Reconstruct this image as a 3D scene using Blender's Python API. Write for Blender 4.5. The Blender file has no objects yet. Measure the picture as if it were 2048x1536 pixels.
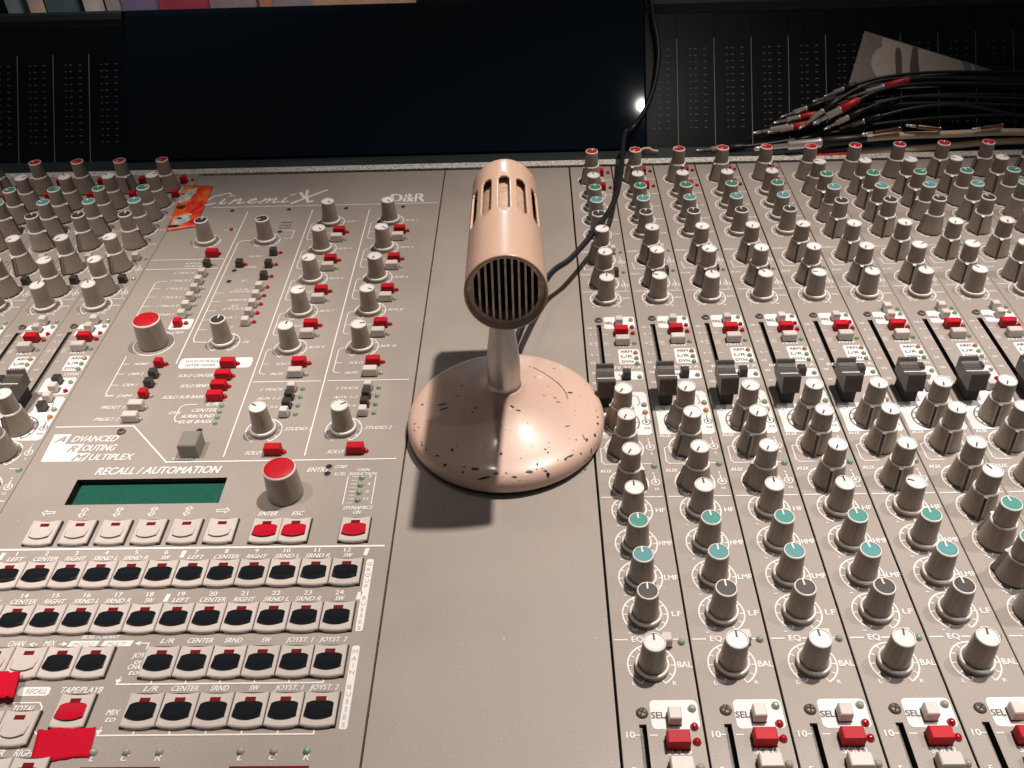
import bpy, bmesh, math, random
from mathutils import Vector, Matrix
random.seed(7)
R = math.radians
S = 0.034            # one unit of the layout = one channel strip = 34 mm
sc = bpy.context.scene
col = sc.collection

# ------------------------------------------------------------------ camera
cam_d = bpy.data.cameras.new("camera"); cam = bpy.data.objects.new("camera", cam_d); col.objects.link(cam)
cam_d.sensor_width = 36; cam_d.lens = 36 * 1846.7 / 2048
cam_d.clip_start = 0.02; cam_d.clip_end = 60
cam.matrix_world = (Matrix.Translation(Vector((-0.9168, -20.5625, 10.0574)) * S) @ Matrix.Rotation(0.03231, 4, 'Z')
                    @ Matrix.Rotation(math.pi / 2 - 0.68362, 4, 'X') @ Matrix.Rotation(-0.03779, 4, 'Z'))
sc.camera = cam
# ------------------------------------------------------------------ world (dim room)
w = bpy.data.worlds.new("World"); sc.world = w; w.use_nodes = True
bg = w.node_tree.nodes["Background"]; bg.inputs[0].default_value = (0.62, 0.72, 0.80, 1); bg.inputs[1].default_value = 0.046
# ------------------------------------------------------------------ ceiling spots and added lamps
def spot(name, pos, aim, watt, size, color, rad=1.0):
    d = bpy.data.lights.new(name, 'SPOT'); d.energy = watt; d.spot_size = R(size); d.spot_blend = 1.0
    d.shadow_soft_size = rad * S; d.color = color
    o = bpy.data.objects.new(name, d); col.objects.link(o); o.location = Vector(pos) * S
    o.rotation_euler = (Vector(aim) - Vector(pos)).to_track_quat('-Z', 'Y').to_euler()
WARM = (1.0, 0.90, 0.82)
spot("ceiling_or_added_spot", (9.6, -0.5, 45), (1.6, -10.6, 0), 122, 39, WARM, .8)
spot("ceiling_or_added_spot", (-19, -12, 45), (-13.6, -9.5, 0), 112, 28, WARM, .8)
spot("ceiling_or_added_spot", (27, -8, 45), (11.6, -10.5, 0), 60, 28, (1.0, 0.95, 0.93), .8)
spot("ceiling_or_added_spot", (-6.3, -.5, 45), (-1.6, -10, 0), 6.5, 22, WARM, .7)  # added weak lamp, only for a second highlight on the microphone base
spot("ceiling_or_added_spot", (6.5, -21.0, 34), (0, -6.5, 1.2), 1.5, 48, (1.0, 0.93, 0.88), .25)  # added front lamp for the bridge glint and the grille bars
spot("added_box_light", (-9, 5.5, 16), (-11, 14.5, -1), 12, 100, (1.0, .95, .92), 1.5)  # added light that brightens the boxes behind the desk
def window_light(name, pos, aim, watt, sx, sy, color):
    d = bpy.data.lights.new(name, 'AREA'); d.shape = 'RECTANGLE'; d.size = sx * S; d.size_y = sy * S; d.energy = watt; d.color = color
    o = bpy.data.objects.new(name, d); col.objects.link(o); o.location = Vector(pos) * S
    o.rotation_euler = (Vector(aim) - Vector(pos)).to_track_quat('-Z', 'Y').to_euler()
window_light("studio_window_light", (-2.6, 46, 14.3), (-1.5, -8, 2), 1.9, 3.2, 3.2, (.62, .86, 1.0))
sc.view_settings.view_transform = 'Standard'; sc.view_settings.look = 'None'
sc.view_settings.exposure = 0; sc.view_settings.gamma = 1

# ------------------------------------------------------------------ materials
MATS = {}
def mat(name, color, rough=.5, metal=0, spec=.5, noise=None, bump=None, coat=0, stretch=(1, 1, 1), aniso=0, emit=None, vary=0, coatr=.08):
    """noise=(scale, amount) modulates the colour, bump=(scale, strength)"""
    if name in MATS: return MATS[name]
    m = bpy.data.materials.new(name); m.use_nodes = True; nt = m.node_tree; b = nt.nodes["Principled BSDF"]
    b.inputs["Base Color"].default_value = (*color, 1); b.inputs["Roughness"].default_value = rough
    b.inputs["Metallic"].default_value = metal; b.inputs["Specular IOR Level"].default_value = spec
    b.inputs["Coat Weight"].default_value = coat; b.inputs["Coat Roughness"].default_value = coatr
    if emit: b.inputs["Emission Color"].default_value = (*emit[:3], 1); b.inputs["Emission Strength"].default_value = emit[3]
    def vec():
        tc = nt.nodes.new("ShaderNodeTexCoord"); mp = nt.nodes.new("ShaderNodeMapping")
        mp.inputs["Scale"].default_value = stretch; nt.links.new(tc.outputs["Object"], mp.inputs[0]); return mp.outputs[0]
    if noise:
        n = nt.nodes.new("ShaderNodeTexNoise"); n.inputs["Scale"].default_value = noise[0]; n.inputs["Detail"].default_value = 3
        nt.links.new(vec(), n.inputs["Vector"])
        mr = nt.nodes.new("ShaderNodeMapRange"); mr.inputs["From Min"].default_value = .3; mr.inputs["From Max"].default_value = .7
        mr.inputs["To Min"].default_value = 1 - noise[1]; mr.inputs["To Max"].default_value = 1 + noise[1]
        nt.links.new(n.outputs[0], mr.inputs[0])
        mx = nt.nodes.new("ShaderNodeMix"); mx.data_type = 'RGBA'; mx.blend_type = 'MULTIPLY'; mx.inputs[0].default_value = 1
        mx.inputs[6].default_value = (*color, 1); nt.links.new(mr.outputs[0], mx.inputs[7]); nt.links.new(mx.outputs[2], b.inputs["Base Color"])
    if bump:
        n2 = nt.nodes.new("ShaderNodeTexNoise"); n2.inputs["Scale"].default_value = bump[0]; n2.inputs["Detail"].default_value = 2
        nt.links.new(vec(), n2.inputs["Vector"])
        bp = nt.nodes.new("ShaderNodeBump"); bp.inputs["Strength"].default_value = bump[1]; bp.inputs["Distance"].default_value = .0002
        nt.links.new(n2.outputs[0], bp.inputs["Height"]); nt.links.new(bp.outputs[0], b.inputs["Normal"])
    if vary:
        oi = nt.nodes.new("ShaderNodeObjectInfo"); v = nt.nodes.new("ShaderNodeMapRange"); v.inputs[3].default_value = 1 - vary; v.inputs[4].default_value = 1 + vary * .5
        nt.links.new(oi.outputs["Random"], v.inputs[0]); mv = nt.nodes.new("ShaderNodeMix"); mv.data_type = 'RGBA'; mv.blend_type = 'MULTIPLY'; mv.inputs[0].default_value = 1
        if b.inputs["Base Color"].links: nt.links.new(b.inputs["Base Color"].links[0].from_socket, mv.inputs[6])
        else: mv.inputs[6].default_value = (*color, 1)
        nt.links.new(v.outputs[0], mv.inputs[7]); nt.links.new(mv.outputs[2], b.inputs["Base Color"])
    MATS[name] = m; return m

PANEL = mat("beige_powder_coat", (.345, .297, .262), .48, noise=(1400, .10), bump=(1600, .5))
# slow stains on the powder coat
def add_stains(m):
    nt = m.node_tree; b = nt.nodes["Principled BSDF"]; ln = b.inputs["Base Color"].links[0]; src = ln.from_socket
    tc = nt.nodes.new("ShaderNodeTexCoord"); n = nt.nodes.new("ShaderNodeTexNoise"); n.inputs["Scale"].default_value = 14; n.inputs["Detail"].default_value = 5
    nt.links.new(tc.outputs["Object"], n.inputs["Vector"])
    mr = nt.nodes.new("ShaderNodeMapRange"); mr.inputs[1].default_value = .35; mr.inputs[2].default_value = .7; mr.inputs[3].default_value = .92; mr.inputs[4].default_value = 1.05
    nt.links.new(n.outputs[0], mr.inputs[0])
    mx = nt.nodes.new("ShaderNodeMix"); mx.data_type = 'RGBA'; mx.blend_type = 'MULTIPLY'; mx.inputs[0].default_value = 1
    nt.links.new(src, mx.inputs[6]); nt.links.new(mr.outputs[0], mx.inputs[7]); nt.links.new(mx.outputs[2], b.inputs["Base Color"])
    mr2 = nt.nodes.new("ShaderNodeMapRange"); mr2.inputs[1].default_value = .3; mr2.inputs[2].default_value = .7; mr2.inputs[3].default_value = .4; mr2.inputs[4].default_value = .6
    nt.links.new(n.outputs[0], mr2.inputs[0]); nt.links.new(mr2.outputs[0], b.inputs["Roughness"])
    # dust specks and small scuffs
    d = nt.nodes.new("ShaderNodeTexNoise"); d.inputs["Scale"].default_value = 420; d.inputs["Detail"].default_value = 1; nt.links.new(tc.outputs["Object"], d.inputs["Vector"])
    dm = nt.nodes.new("ShaderNodeMapRange"); dm.inputs[1].default_value = .765; dm.inputs[2].default_value = .79; dm.inputs[4].default_value = .5; nt.links.new(d.outputs[0], dm.inputs[0])
    m2 = nt.nodes.new("ShaderNodeMix"); m2.data_type = 'RGBA'; m2.inputs[7].default_value = (.62, .56, .5, 1)
    nt.links.new(dm.outputs[0], m2.inputs[0]); nt.links.new(mx.outputs[2], m2.inputs[6])
    mp = nt.nodes.new("ShaderNodeMapping"); mp.inputs["Rotation"].default_value = (0, 0, .6); mp.inputs["Scale"].default_value = (1, .06, 1); nt.links.new(tc.outputs["Object"], mp.inputs[0])
    sn = nt.nodes.new("ShaderNodeTexNoise"); sn.inputs["Scale"].default_value = 260; nt.links.new(mp.outputs[0], sn.inputs["Vector"])
    sm = nt.nodes.new("ShaderNodeMapRange"); sm.inputs[1].default_value = .72; sm.inputs[2].default_value = .76; sm.inputs[4].default_value = .22; nt.links.new(sn.outputs[0], sm.inputs[0])
    m3 = nt.nodes.new("ShaderNodeMix"); m3.data_type = 'RGBA'; m3.inputs[7].default_value = (.16, .125, .10, 1)
    nt.links.new(sm.outputs[0], m3.inputs[0]); nt.links.new(m2.outputs[2], m3.inputs[6]); nt.links.new(m3.outputs[2], b.inputs["Base Color"])
add_stains(PANEL)
def smudge(m, lo, hi, sc_):
    nt = m.node_tree; b = nt.nodes["Principled BSDF"]; tc = nt.nodes.new("ShaderNodeTexCoord"); n = nt.nodes.new("ShaderNodeTexNoise")
    n.inputs["Scale"].default_value = sc_; n.inputs["Detail"].default_value = 6; nt.links.new(tc.outputs["Object"], n.inputs["Vector"])
    mr = nt.nodes.new("ShaderNodeMapRange"); mr.inputs[1].default_value = .4; mr.inputs[2].default_value = .65; mr.inputs[3].default_value = lo; mr.inputs[4].default_value = hi
    nt.links.new(n.outputs[0], mr.inputs[0]); nt.links.new(mr.outputs[0], b.inputs["Roughness"])
PRINT = mat("white_silkscreen", (.80, .77, .76), .5, noise=(900, .06))
INK = mat("grey_ink", (.12, .10, .09), .6)
INKL = mat("pale_grey_ink", (.40, .36, .33), .6)
DARK = mat("black_gap", (.006, .006, .007), .7)
GROOVE = mat("slot_black", (.012, .012, .014), .5)
RAIL = mat("fader_rail_metal", (.12, .105, .09), .5, noise=(900, .4))
KNOB = mat("knob_taupe_plastic", (.315, .26, .215), .28, noise=(1900, .15), bump=(1700, .5), stretch=(1, 1, .015), vary=.10)  # upright noise streaks put the sheen of fine ribs into the colour
KEDGE = mat("knob_rim_and_highlight", (.86, .81, .76), .4)  # pale rims, and the flange ridge highlight painted as colour
CW = mat("cap_white", (.84, .80, .79), .34, noise=(900, .03), vary=.10)
CR = mat("cap_red", (.52, .010, .018), .5, spec=.25, noise=(1500, .16), vary=.12)
CG = mat("cap_green", (.035, .22, .145), .4, noise=(900, .05))
CB = mat("cap_teal", (.085, .29, .30), .4, noise=(900, .05))
CK = mat("cap_black", (.05, .042, .038), .4)
BTN = mat("button_beige", (.64, .575, .53), .42, noise=(1200, .04), vary=.12)
BRED = mat("button_red", (.54, .008, .018), .5, spec=.22, noise=(1500, .12), vary=.15)
BBLK = mat("button_black", (.045, .042, .040), .38)
LEDR = mat("led_red", (.42, .004, .012), .12, coat=1)
LEDG = mat("led_green", (.26, .38, .24), .12, coat=1)
LEDC = mat("led_clear", (.36, .38, .29), .12, coat=1)
LEDA = mat("led_amber", (.50, .25, .12), .12, coat=1)
KEYB = mat("key_beige", (.58, .515, .475), .42, noise=(300, .05), vary=.08)
KSH = mat("key_step_shade_brown", (.20, .165, .14), .6)  # shade of the scoop edge, put into the step's colour
LENSK = mat("key_lens_black", (.010, .012, .015), .16, coat=.6)
LENSR = mat("key_lens_red", (.48, .004, .020), .4, spec=.25)
WIN = mat("key_window_red", (.16, .008, .010), .25)
LCD = mat("lcd_green", (.016, .095, .068), .22, noise=(500, .10), coat=.6)
GLOSS = mat("bridge_gloss_black", (.003, .007, .012), .06, spec=.4)
smudge(GLOSS, .035, .06, 9)
METER = mat("meter_black", (.003, .0045, .006), .26, spec=.3, bump=(900, .12), stretch=(1, .03, .03))
BRM = mat("bridge_matt_black", (.010, .013, .015), .5, noise=(900, .3))
MARK = mat("meter_mark_grey", (.10, .097, .085), .6)
MLINE = mat("meter_line_grey", (.21, .20, .17), .6)
SILV = mat("trim_silver", (.80, .74, .67), .45, metal=.25, noise=(650, .55), bump=(700, 1.0))
LEDGE = mat("ledge_dark", (.022, .029, .032), .5, noise=(800, .3))
METAL = mat("plug_metal", (.86, .79, .73), .30, metal=.65)
RUBK = mat("cable_black", (.012, .013, .015), .42)
RUBR = mat("boot_red", (.60, .022, .02), .42)
RUBB = mat("cable_beige", (.74, .57, .43), .45)
SCREW = mat("screw_steel", (.15, .12, .095), .5, metal=.4)
ALU = mat("brushed_aluminium", (.46, .45, .43), .34, metal=.85, noise=(55, .40), bump=(900, .2), stretch=(1, 1, .10))

# ------------------------------------------------------------------ mesh helpers (layout units)
class MB:
    def __init__(s): s.bm = bmesh.new(); s.mats = []
    def mi(s, m):
        if m not in s.mats: s.mats.append(m)
        return s.mats.index(m)
    def face(s, pts, m, smooth=False):
        f = s.bm.faces.new([s.bm.verts.new(p) for p in pts]); f.material_index = s.mi(m); f.smooth = smooth; return f
    def rect(s, x0, y0, x1, y1, z, m): s.face([(x0, y0, z), (x1, y0, z), (x1, y1, z), (x0, y1, z)], m)
    def prism(s, poly, z0, z1, m, mt=None, bev=0):
        """polygon (ccw) extruded; optional inset top edge"""
        n = len(poly); i = s.mi(m); it = s.mi(mt or m)
        cx = sum(p[0] for p in poly) / n; cy = sum(p[1] for p in poly) / n
        rings = [[(x, y, z0) for x, y in poly], [(x, y, z1 - bev) for x, y in poly]]
        if bev:
            top = []
            for x, y in poly:
                d = math.hypot(x - cx, y - cy) or 1; k = 1 - bev * 1.2 / d; top.append((cx + (x - cx) * k, cy + (y - cy) * k, z1))
            rings.append(top)
        V = [[s.bm.verts.new(p) for p in r] for r in rings]
        for a, b in zip(V, V[1:]):
            for k in range(n):
                f = s.bm.faces.new([a[k], a[(k + 1) % n], b[(k + 1) % n], b[k]]); f.material_index = i
        f = s.bm.faces.new(V[-1]); f.material_index = it
    def box(s, x0, y0, z0, x1, y1, z1, m, mt=None, bev=0): s.prism([(x0, y0), (x1, y0), (x1, y1), (x0, y1)], z0, z1, m, mt, bev)
    def lathe(s, prof, n=32, c=(0, 0), smooth=True, cap=None):
        """prof: list of (r, z, material of the band up to the next point)"""
        rings = []
        for r, z, m in prof:
            if r < 1e-6: rings.append([s.bm.verts.new((c[0], c[1], z))])
            else: rings.append([s.bm.verts.new((c[0] + r * math.cos(2 * math.pi * k / n), c[1] + r * math.sin(2 * math.pi * k / n), z)) for k in range(n)])
        for j in range(len(rings) - 1):
            a, b = rings[j], rings[j + 1]; i = s.mi(prof[j][2])
            for k in range(n):
                k2 = (k + 1) % n
                if len(a) == 1 and len(b) == 1: continue
                if len(a) == 1: vs = [a[0], b[k2], b[k]]
                elif len(b) == 1: vs = [a[k], a[k2], b[0]]
                else: vs = [a[k], a[k2], b[k2], b[k]]
                f = s.bm.faces.new(vs); f.material_index = i; f.smooth = smooth
    def tube(s, pts, r, m, n=10, closed=True, radii=None):
        pts = [Vector(p) for p in pts]; i = s.mi(m); rings = []
        up = Vector((0, 0, 1)); prev = None
        for k, p in enumerate(pts):
            t = (pts[min(k + 1, len(pts) - 1)] - pts[max(k - 1, 0)]).normalized()
            if prev is None: a = t.cross(up); a = a if a.length > 1e-4 else t.cross(Vector((1, 0, 0)))
            else: a = prev - t * prev.dot(t)
            a.normalize(); b = t.cross(a); prev = a
            rr = radii[k] if radii else r
            rings.append([s.bm.verts.new(p + a * rr * math.cos(2 * math.pi * q / n) + b * rr * math.sin(2 * math.pi * q / n)) for q in range(n)])
        for a, b in zip(rings, rings[1:]):
            for q in range(n):
                f = s.bm.faces.new([a[q], b[q], b[(q + 1) % n], a[(q + 1) % n]]); f.material_index = i; f.smooth = True
        for rg in (rings[0], rings[-1]):
            f = s.bm.faces.new(rg); f.material_index = i
    def line(s, pts, w, z, m=None):
        m = m or PRINT
        for (x0, y0), (x1, y1) in zip(pts, pts[1:]):
            s.lz = (getattr(s, 'lz', 0) + 1) % 9; zz_ = z; z = zz_ + s.lz * .00025
            d = math.hypot(x1 - x0, y1 - y0)
            if d < 1e-6: z = zz_; continue
            nx, ny = -(y1 - y0) / d * w / 2, (x1 - x0) / d * w / 2; ex, ey = (x1 - x0) / d * w / 2, (y1 - y0) / d * w / 2
            s.face([(x0 - ex + nx, y0 - ey + ny, z), (x0 - ex - nx, y0 - ey - ny, z), (x1 + ex - nx, y1 + ey - ny, z), (x1 + ex + nx, y1 + ey + ny, z)][::1], m); z = zz_
    def arc(s, cx, cy, r, a0, a1, w, z, m=None, n=40):
        m = m or PRINT
        for k in range(n):
            t0 = R(a0 + (a1 - a0) * k / n); t1 = R(a0 + (a1 - a0) * (k + 1) / n)
            s.face([(cx + (r - w / 2) * math.cos(t0), cy + (r - w / 2) * math.sin(t0), z), (cx + (r + w / 2) * math.cos(t0), cy + (r + w / 2) * math.sin(t0), z),
                    (cx + (r + w / 2) * math.cos(t1), cy + (r + w / 2) * math.sin(t1), z), (cx + (r - w / 2) * math.cos(t1), cy + (r - w / 2) * math.sin(t1), z)], m)
    def rrect(s, x0, y0, x1, y1, rad, z, m=None, corners=(1, 1, 1, 1)):
        s.face([(x, y, z) for x, y in rpoly(x0, y0, x1, y1, rad, corners)], m or PRINT)
    def text(s, txt, x, y, h, z=.006, m=None, width=None, align='CENTER', shear=.0, bold=.0, stretch=1.15, rot=0, sy=1):
        if not txt.strip(): return
        me = text_mesh(txt, shear, bold); k = h / .72
        xs = [v[0] for v in me[0]]; x0, x1 = min(xs), max(xs); wd = (x1 - x0) * k * stretch
        kx = k * stretch if not width else width / (x1 - x0)
        wd = (x1 - x0) * kx; off = {'CENTER': -wd / 2, 'LEFT': 0, 'RIGHT': -wd}[align]; i = s.mi(m or PRINT)
        cr, sr = math.cos(rot), math.sin(rot); V = []
        for q_, (dx, dy) in enumerate(((0, 0), (1, .25), (.5, -.6), (1.2, -.3)) if bold else ((0, 0),)):
            V = []; dd = h * .055 * (1 + 6 * max(0, bold - .02))
            for vx, vy in me[0]:
                px = (vx - x0) * kx + off + dx * dd; py = vy * k * sy + dy * dd
                V.append(s.bm.verts.new((x + px * cr - py * sr, y + px * sr + py * cr, z + q_ * .0004)))
            for f in me[1]:
                try: ff = s.bm.faces.new([V[q] for q in f]); ff.material_index = i
                except ValueError: pass
    def mesh(s, name):
        s.bm.normal_update()
        me = bpy.data.meshes.new(name); s.bm.transform(Matrix.Scale(S, 4)); s.bm.to_mesh(me); s.bm.free()
        for m in s.mats: me.materials.append(m)
        return me
def rpoly(x0, y0, x1, y1, rad, corners=(1, 1, 1, 1), n=5):
    out = []
    for (cx, cy, a), on in zip(((x1 - rad, y0 + rad, -90), (x1 - rad, y1 - rad, 0), (x0 + rad, y1 - rad, 90), (x0 + rad, y0 + rad, 180)), corners):
        if on: out += [(cx + rad * math.cos(R(a + 90 * k / n)), cy + rad * math.sin(R(a + 90 * k / n))) for k in range(n + 1)]
        else: out.append((cx + rad * math.copysign(1, math.cos(R(a + 45))), cy + rad * math.copysign(1, math.sin(R(a + 45)))))
    return out
_T = {}
def text_mesh(txt, shear, bold):
    key = (txt, shear)
    if key not in _T:
        c = bpy.data.curves.new("lettering", 'FONT'); c.body = txt; c.shear = shear; c.resolution_u = 3
        o = bpy.data.objects.new("lettering", c); col.objects.link(o); bpy.context.view_layer.update()
        me = bpy.data.meshes.new_from_object(o.evaluated_get(bpy.context.evaluated_depsgraph_get()))
        _T[key] = ([(v.co.x, v.co.y) for v in me.vertices], [tuple(p.vertices) for p in me.polygons])
        bpy.data.objects.remove(o); bpy.data.curves.remove(c); bpy.data.meshes.remove(me)
    return _T[key]

# ------------------------------------------------------------------ objects
ORG = {}
def root(name, label, cat, loc, group=None):
    o = bpy.data.objects.new(name, None); col.objects.link(o); o.location = Vector(loc) * S; o.empty_display_size = .02
    o["label"] = label; o["category"] = cat
    if group: o["group"] = group
    ORG[o] = Vector(loc); return o
def put(name, me, parent=None, loc=(0, 0, 0), rz=0, label=None, cat=None, group=None, kind=None):
    o = bpy.data.objects.new(name, me); col.objects.link(o); loc = Vector(loc)
    ORG[o] = loc
    if parent is not None: o.parent = parent; o.location = (loc - ORG[parent]) * S
    else: o.location = loc * S
    o.rotation_euler = (0, 0, rz)
    if label: o["label"] = label
    if cat: o["category"] = cat
    if group: o["group"] = group
    if kind: o["kind"] = kind
    return o
MC = {}
def cache(key, fn):
    if key not in MC: MC[key] = fn()
    return MC[key]

# ---- small controls, origin at panel level, centred
def cap_and_line(b, r, z, cm, lm):
    b.lathe([(r, z, cm), (r * .96, z + .008, cm), (0, z + .008, cm)], 32, smooth=False)
    b.box(-.011, r * .22, z + .004, .011, r * 1.0, z + .015, lm)
def knob_mesh(cm, lm):
    b = MB()
    b.lathe([(.213, .004, KNOB), (.215, .05, KNOB), (.212, .070, KEDGE), (.202, .088, KEDGE), (.186, .094, KNOB), (.176, .082, KNOB), (.172, .10, KNOB),
             (.160, .26, KNOB), (.141, .515, KEDGE), (.136, .535, KEDGE), (.124, .537, KNOB), (.121, .522, KNOB)], 40)
    b.lathe([(.2145, .066, KEDGE), (.208, .091, KEDGE), (.190, .097, KEDGE), (.188, .095, KEDGE)], 40, smooth=False)  # pale ring paints the highlight along the flange ridge
    cap_and_line(b, .122, .524, cm, lm); return b.mesh("knob")
def inner_mesh(cm, lm):
    b = MB()
    b.lathe([(.154, .39, KNOB), (.152, .45, KNOB), (.141, .745, KEDGE), (.136, .765, KEDGE), (.124, .767, KNOB), (.121, .752, KNOB)], 40)
    cap_and_line(b, .122, .754, cm, lm); return b.mesh("knob")
def outer_mesh():
    b = MB()
    b.lathe([(.215, .0, DARK), (.215, .022, DARK), (.236, .024, KNOB), (.236, .045, KNOB), (.226, .07, KNOB), (.178, .405, KEDGE), (.170, .425, KEDGE), (.157, .425, KNOB), (.154, .385, DARK), (.14, .385, DARK)], 40)  # black foot ring paints the shadow under the skirt
    b.lathe([(.180, .408, KEDGE), (.172, .430, KEDGE), (.155, .430, KEDGE)], 40, smooth=False)
    # pointer fin towards -Y
    P = lambda hw, r, z: [(-hw, -r, z), (hw, -r, z)]
    a = P(.052, .165, .415); c = P(.018, .200, .405); d = P(.060, .20, .022); e = P(.020, .292, .022)
    b.face([a[0], c[0], e[0], d[0]][::-1], KNOB); b.face([a[1], c[1], e[1], d[1]], KNOB)
    b.face([c[0], c[1], e[1], e[0]][::-1], BBLK)
    b.face([a[0], a[1], c[1], c[0]][::-1], PRINT)
    b.face([(-.05, -.162, .427), (.05, -.162, .427), (.016, -.212, .40), (-.016, -.212, .40)], PRINT)
    b.face([d[0], e[0], e[1], d[1]], DARK)
    return b.mesh("outer_knob")
def btn_mesh(w_, d_, h_, m, bev=.014):
    def f():
        b = MB(); b.box(-w_ / 2 - .008, -d_ / 2 - .008, 0, w_ / 2 + .008, d_ / 2 + .008, .012, DARK); b.box(-w_ / 2, -d_ / 2, 0.012, w_ / 2, d_ / 2, h_, m, bev=bev); return b.mesh("button")
    return cache(('btn', w_, d_, h_, m.name), f)
def led_mesh(m, r=.042):
    def f():
        b = MB(); b.lathe([(r * 1.12, .0, KNOB), (r * 1.1, .008, m), (r, .01, m), (r * .97, .022, m), (r * .82, .042, m), (r * .5, .055, m), (0, .060, m)], 16); return b.mesh("led")
    return cache(('led', m.name, r), f)
def screw_mesh():
    b = MB(); b.lathe([(.075, .001, DARK), (.07, .006, SCREW), (.062, .03, SCREW), (.04, .036, SCREW), (0, .037, SCREW)], 20)
    b.box(-.045, -.009, .03, .045, .009, .0395, DARK); b.box(-.009, -.045, .03, .009, .045, .0392, DARK); return b.mesh("screw")
def hole_mesh():
    b = MB(); b.lathe([(.058, .006, KNOB), (.05, .009, DARK), (0, .0085, DARK)], 20); return b.mesh("screw_hole")
PROF = [(0, .05), (0, .31), (-.02, .345), (-.045, .35), (-.07, .35), (-.10, .30), (-.125, .285), (-.17, .278), (-.175, .268), (-.18, .276), (-.235, .274), (-.24, .264), (-.245, .272),
        (-.325, .274), (-.345, .280), (-.405, .285), (-.425, .33), (-.44, .355), (-.455, .362), (-.50, .362), (-.515, .35), (-.525, .32), (-.57, .05)]
def fader_mesh():
    b = MB(); hw = .145; L = [b.bm.verts.new((-hw, y, z)) for y, z in PROF]; Q = [b.bm.verts.new((hw, y, z)) for y, z in PROF]; n = len(PROF)
    for k in range(n):
        f = b.bm.faces.new([L[k], L[(k + 1) % n], Q[(k + 1) % n], Q[k]]); f.material_index = b.mi(CAPM)
    i = b.mi(CAPM); f = b.bm.faces.new(L[::-1]); f.material_index = i; f = b.bm.faces.new(Q); f.material_index = i
    b.box(-hw, -.345, .275, hw, -.327, .2835, PRINT)
    b.box(-.10, -.50, -.21, .10, -.06, .05, DARK); b.box(-.02, -.35, -.35, .02, -.2, .05, DARK)
    bmesh.ops.recalc_face_normals(b.bm, faces=b.bm.faces[:]); bmesh.ops.translate(b.bm, verts=b.bm.verts[:], vec=(0, 0, .225)); return b.mesh("fader_cap")
CAPM = mat("fader_cap_black", (.085, .072, .062), .36, noise=(1200, .2))
def key_mesh(kind):
    """illuminated switch: bevelled plate with scooped lens"""
    def f():
        b = MB(); W_, D_, H_ = .209, .224, .066; n = 10; out = []
        for k in range(n + 1):
            t = -1 + 2 * k / n; out.append((t * W_, -D_ - .028 * (1 - t * t)))
        for k in range(n + 1):
            t = 1 - 2 * k / n; out.append((t * W_, D_ - .024 * (1 - t * t)))
        b.box(-W_ - .012, -D_ - .012, 0, W_ + .012, D_ + .006, .03, DARK)
        b.prism(out, .01, H_, KEYB, bev=.012)
        lm = {'black': LENSK, 'red': LENSR, 'plain': KEYB}[kind]
        top, bot = [], []; lw = .172
        for k in range(n + 1):
            t = -1 + 2 * k / n
            top.append((t * lw * .97, .055 + .035 * (1 - t ** 4) * (1 if kind != 'plain' else .1), H_ + .003)); bot.append((t * lw * (1 if kind != 'plain' else .85 ), -.115 - .045 * (1 - t * t), H_ + .030))
        base = [(x, y - .004, H_ + .001) for x, y, z in bot]
        for k in range(n):
            for q in range(4):   # softly dished surface
                def P(j, u):
                    a, c = Vector(top[j]), Vector(bot[j]); p = a.lerp(c, u); p.z -= .016 * math.sin(math.pi * u); p.z = max(p.z, H_ + .002); return tuple(p)
                b.face([P(k, q / 4), P(k, (q + 1) / 4), P(k + 1, (q + 1) / 4), P(k + 1, q / 4)], lm, True)
            b.face([bot[k], base[k], base[k + 1], bot[k + 1]], DARK if kind != 'plain' else KSH)
        b.face([top[0], base[0], bot[0]], lm); b.face([top[-1], bot[-1], base[-1]], lm)
        b.box(-.065, .085, H_ - .01, .065, .145, H_ + .004, WIN)
        return b.mesh("illuminated_key")
    return cache(('key', kind), f)

# ---- label printing helpers
def ring(b, x, y, z=.004, r=.295, m=None, lr=None):
    b.arc(x, y, r, -90 + 28, 270 - 28, .020, z, m)
    for k in range(11):
        a = R(-90 + 28 + k * 30.4); b.line([(x + (r - .012) * math.cos(a), y + (r - .012) * math.sin(a)), (x + (r - .05) * math.cos(a), y + (r - .05) * math.sin(a))], .016, z + .0004, m)
    if lr:
        b.text(lr[0], x - .245, y - .285, .055, z, m, bold=.02); b.text(lr[1], x + .255, y - .285, .055, z, m, bold=.02)
def glyph(b, x, y, t1, t2, m=None):    # little rotary switch symbol
    b.arc(x, y, .062, -250, 70, .016, .006, m, 18); b.line([(x, y), (x - .01, y + .13)], .02, .0064, m); b.arc(x, y, .012, 0, 360, .024, .006, m, 10)
    b.text(t1, x - .02, y + .16, .05, .006, m, bold=.02); b.text(t2, x, y - .17, .05, .006, m, bold=.02)

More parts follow.
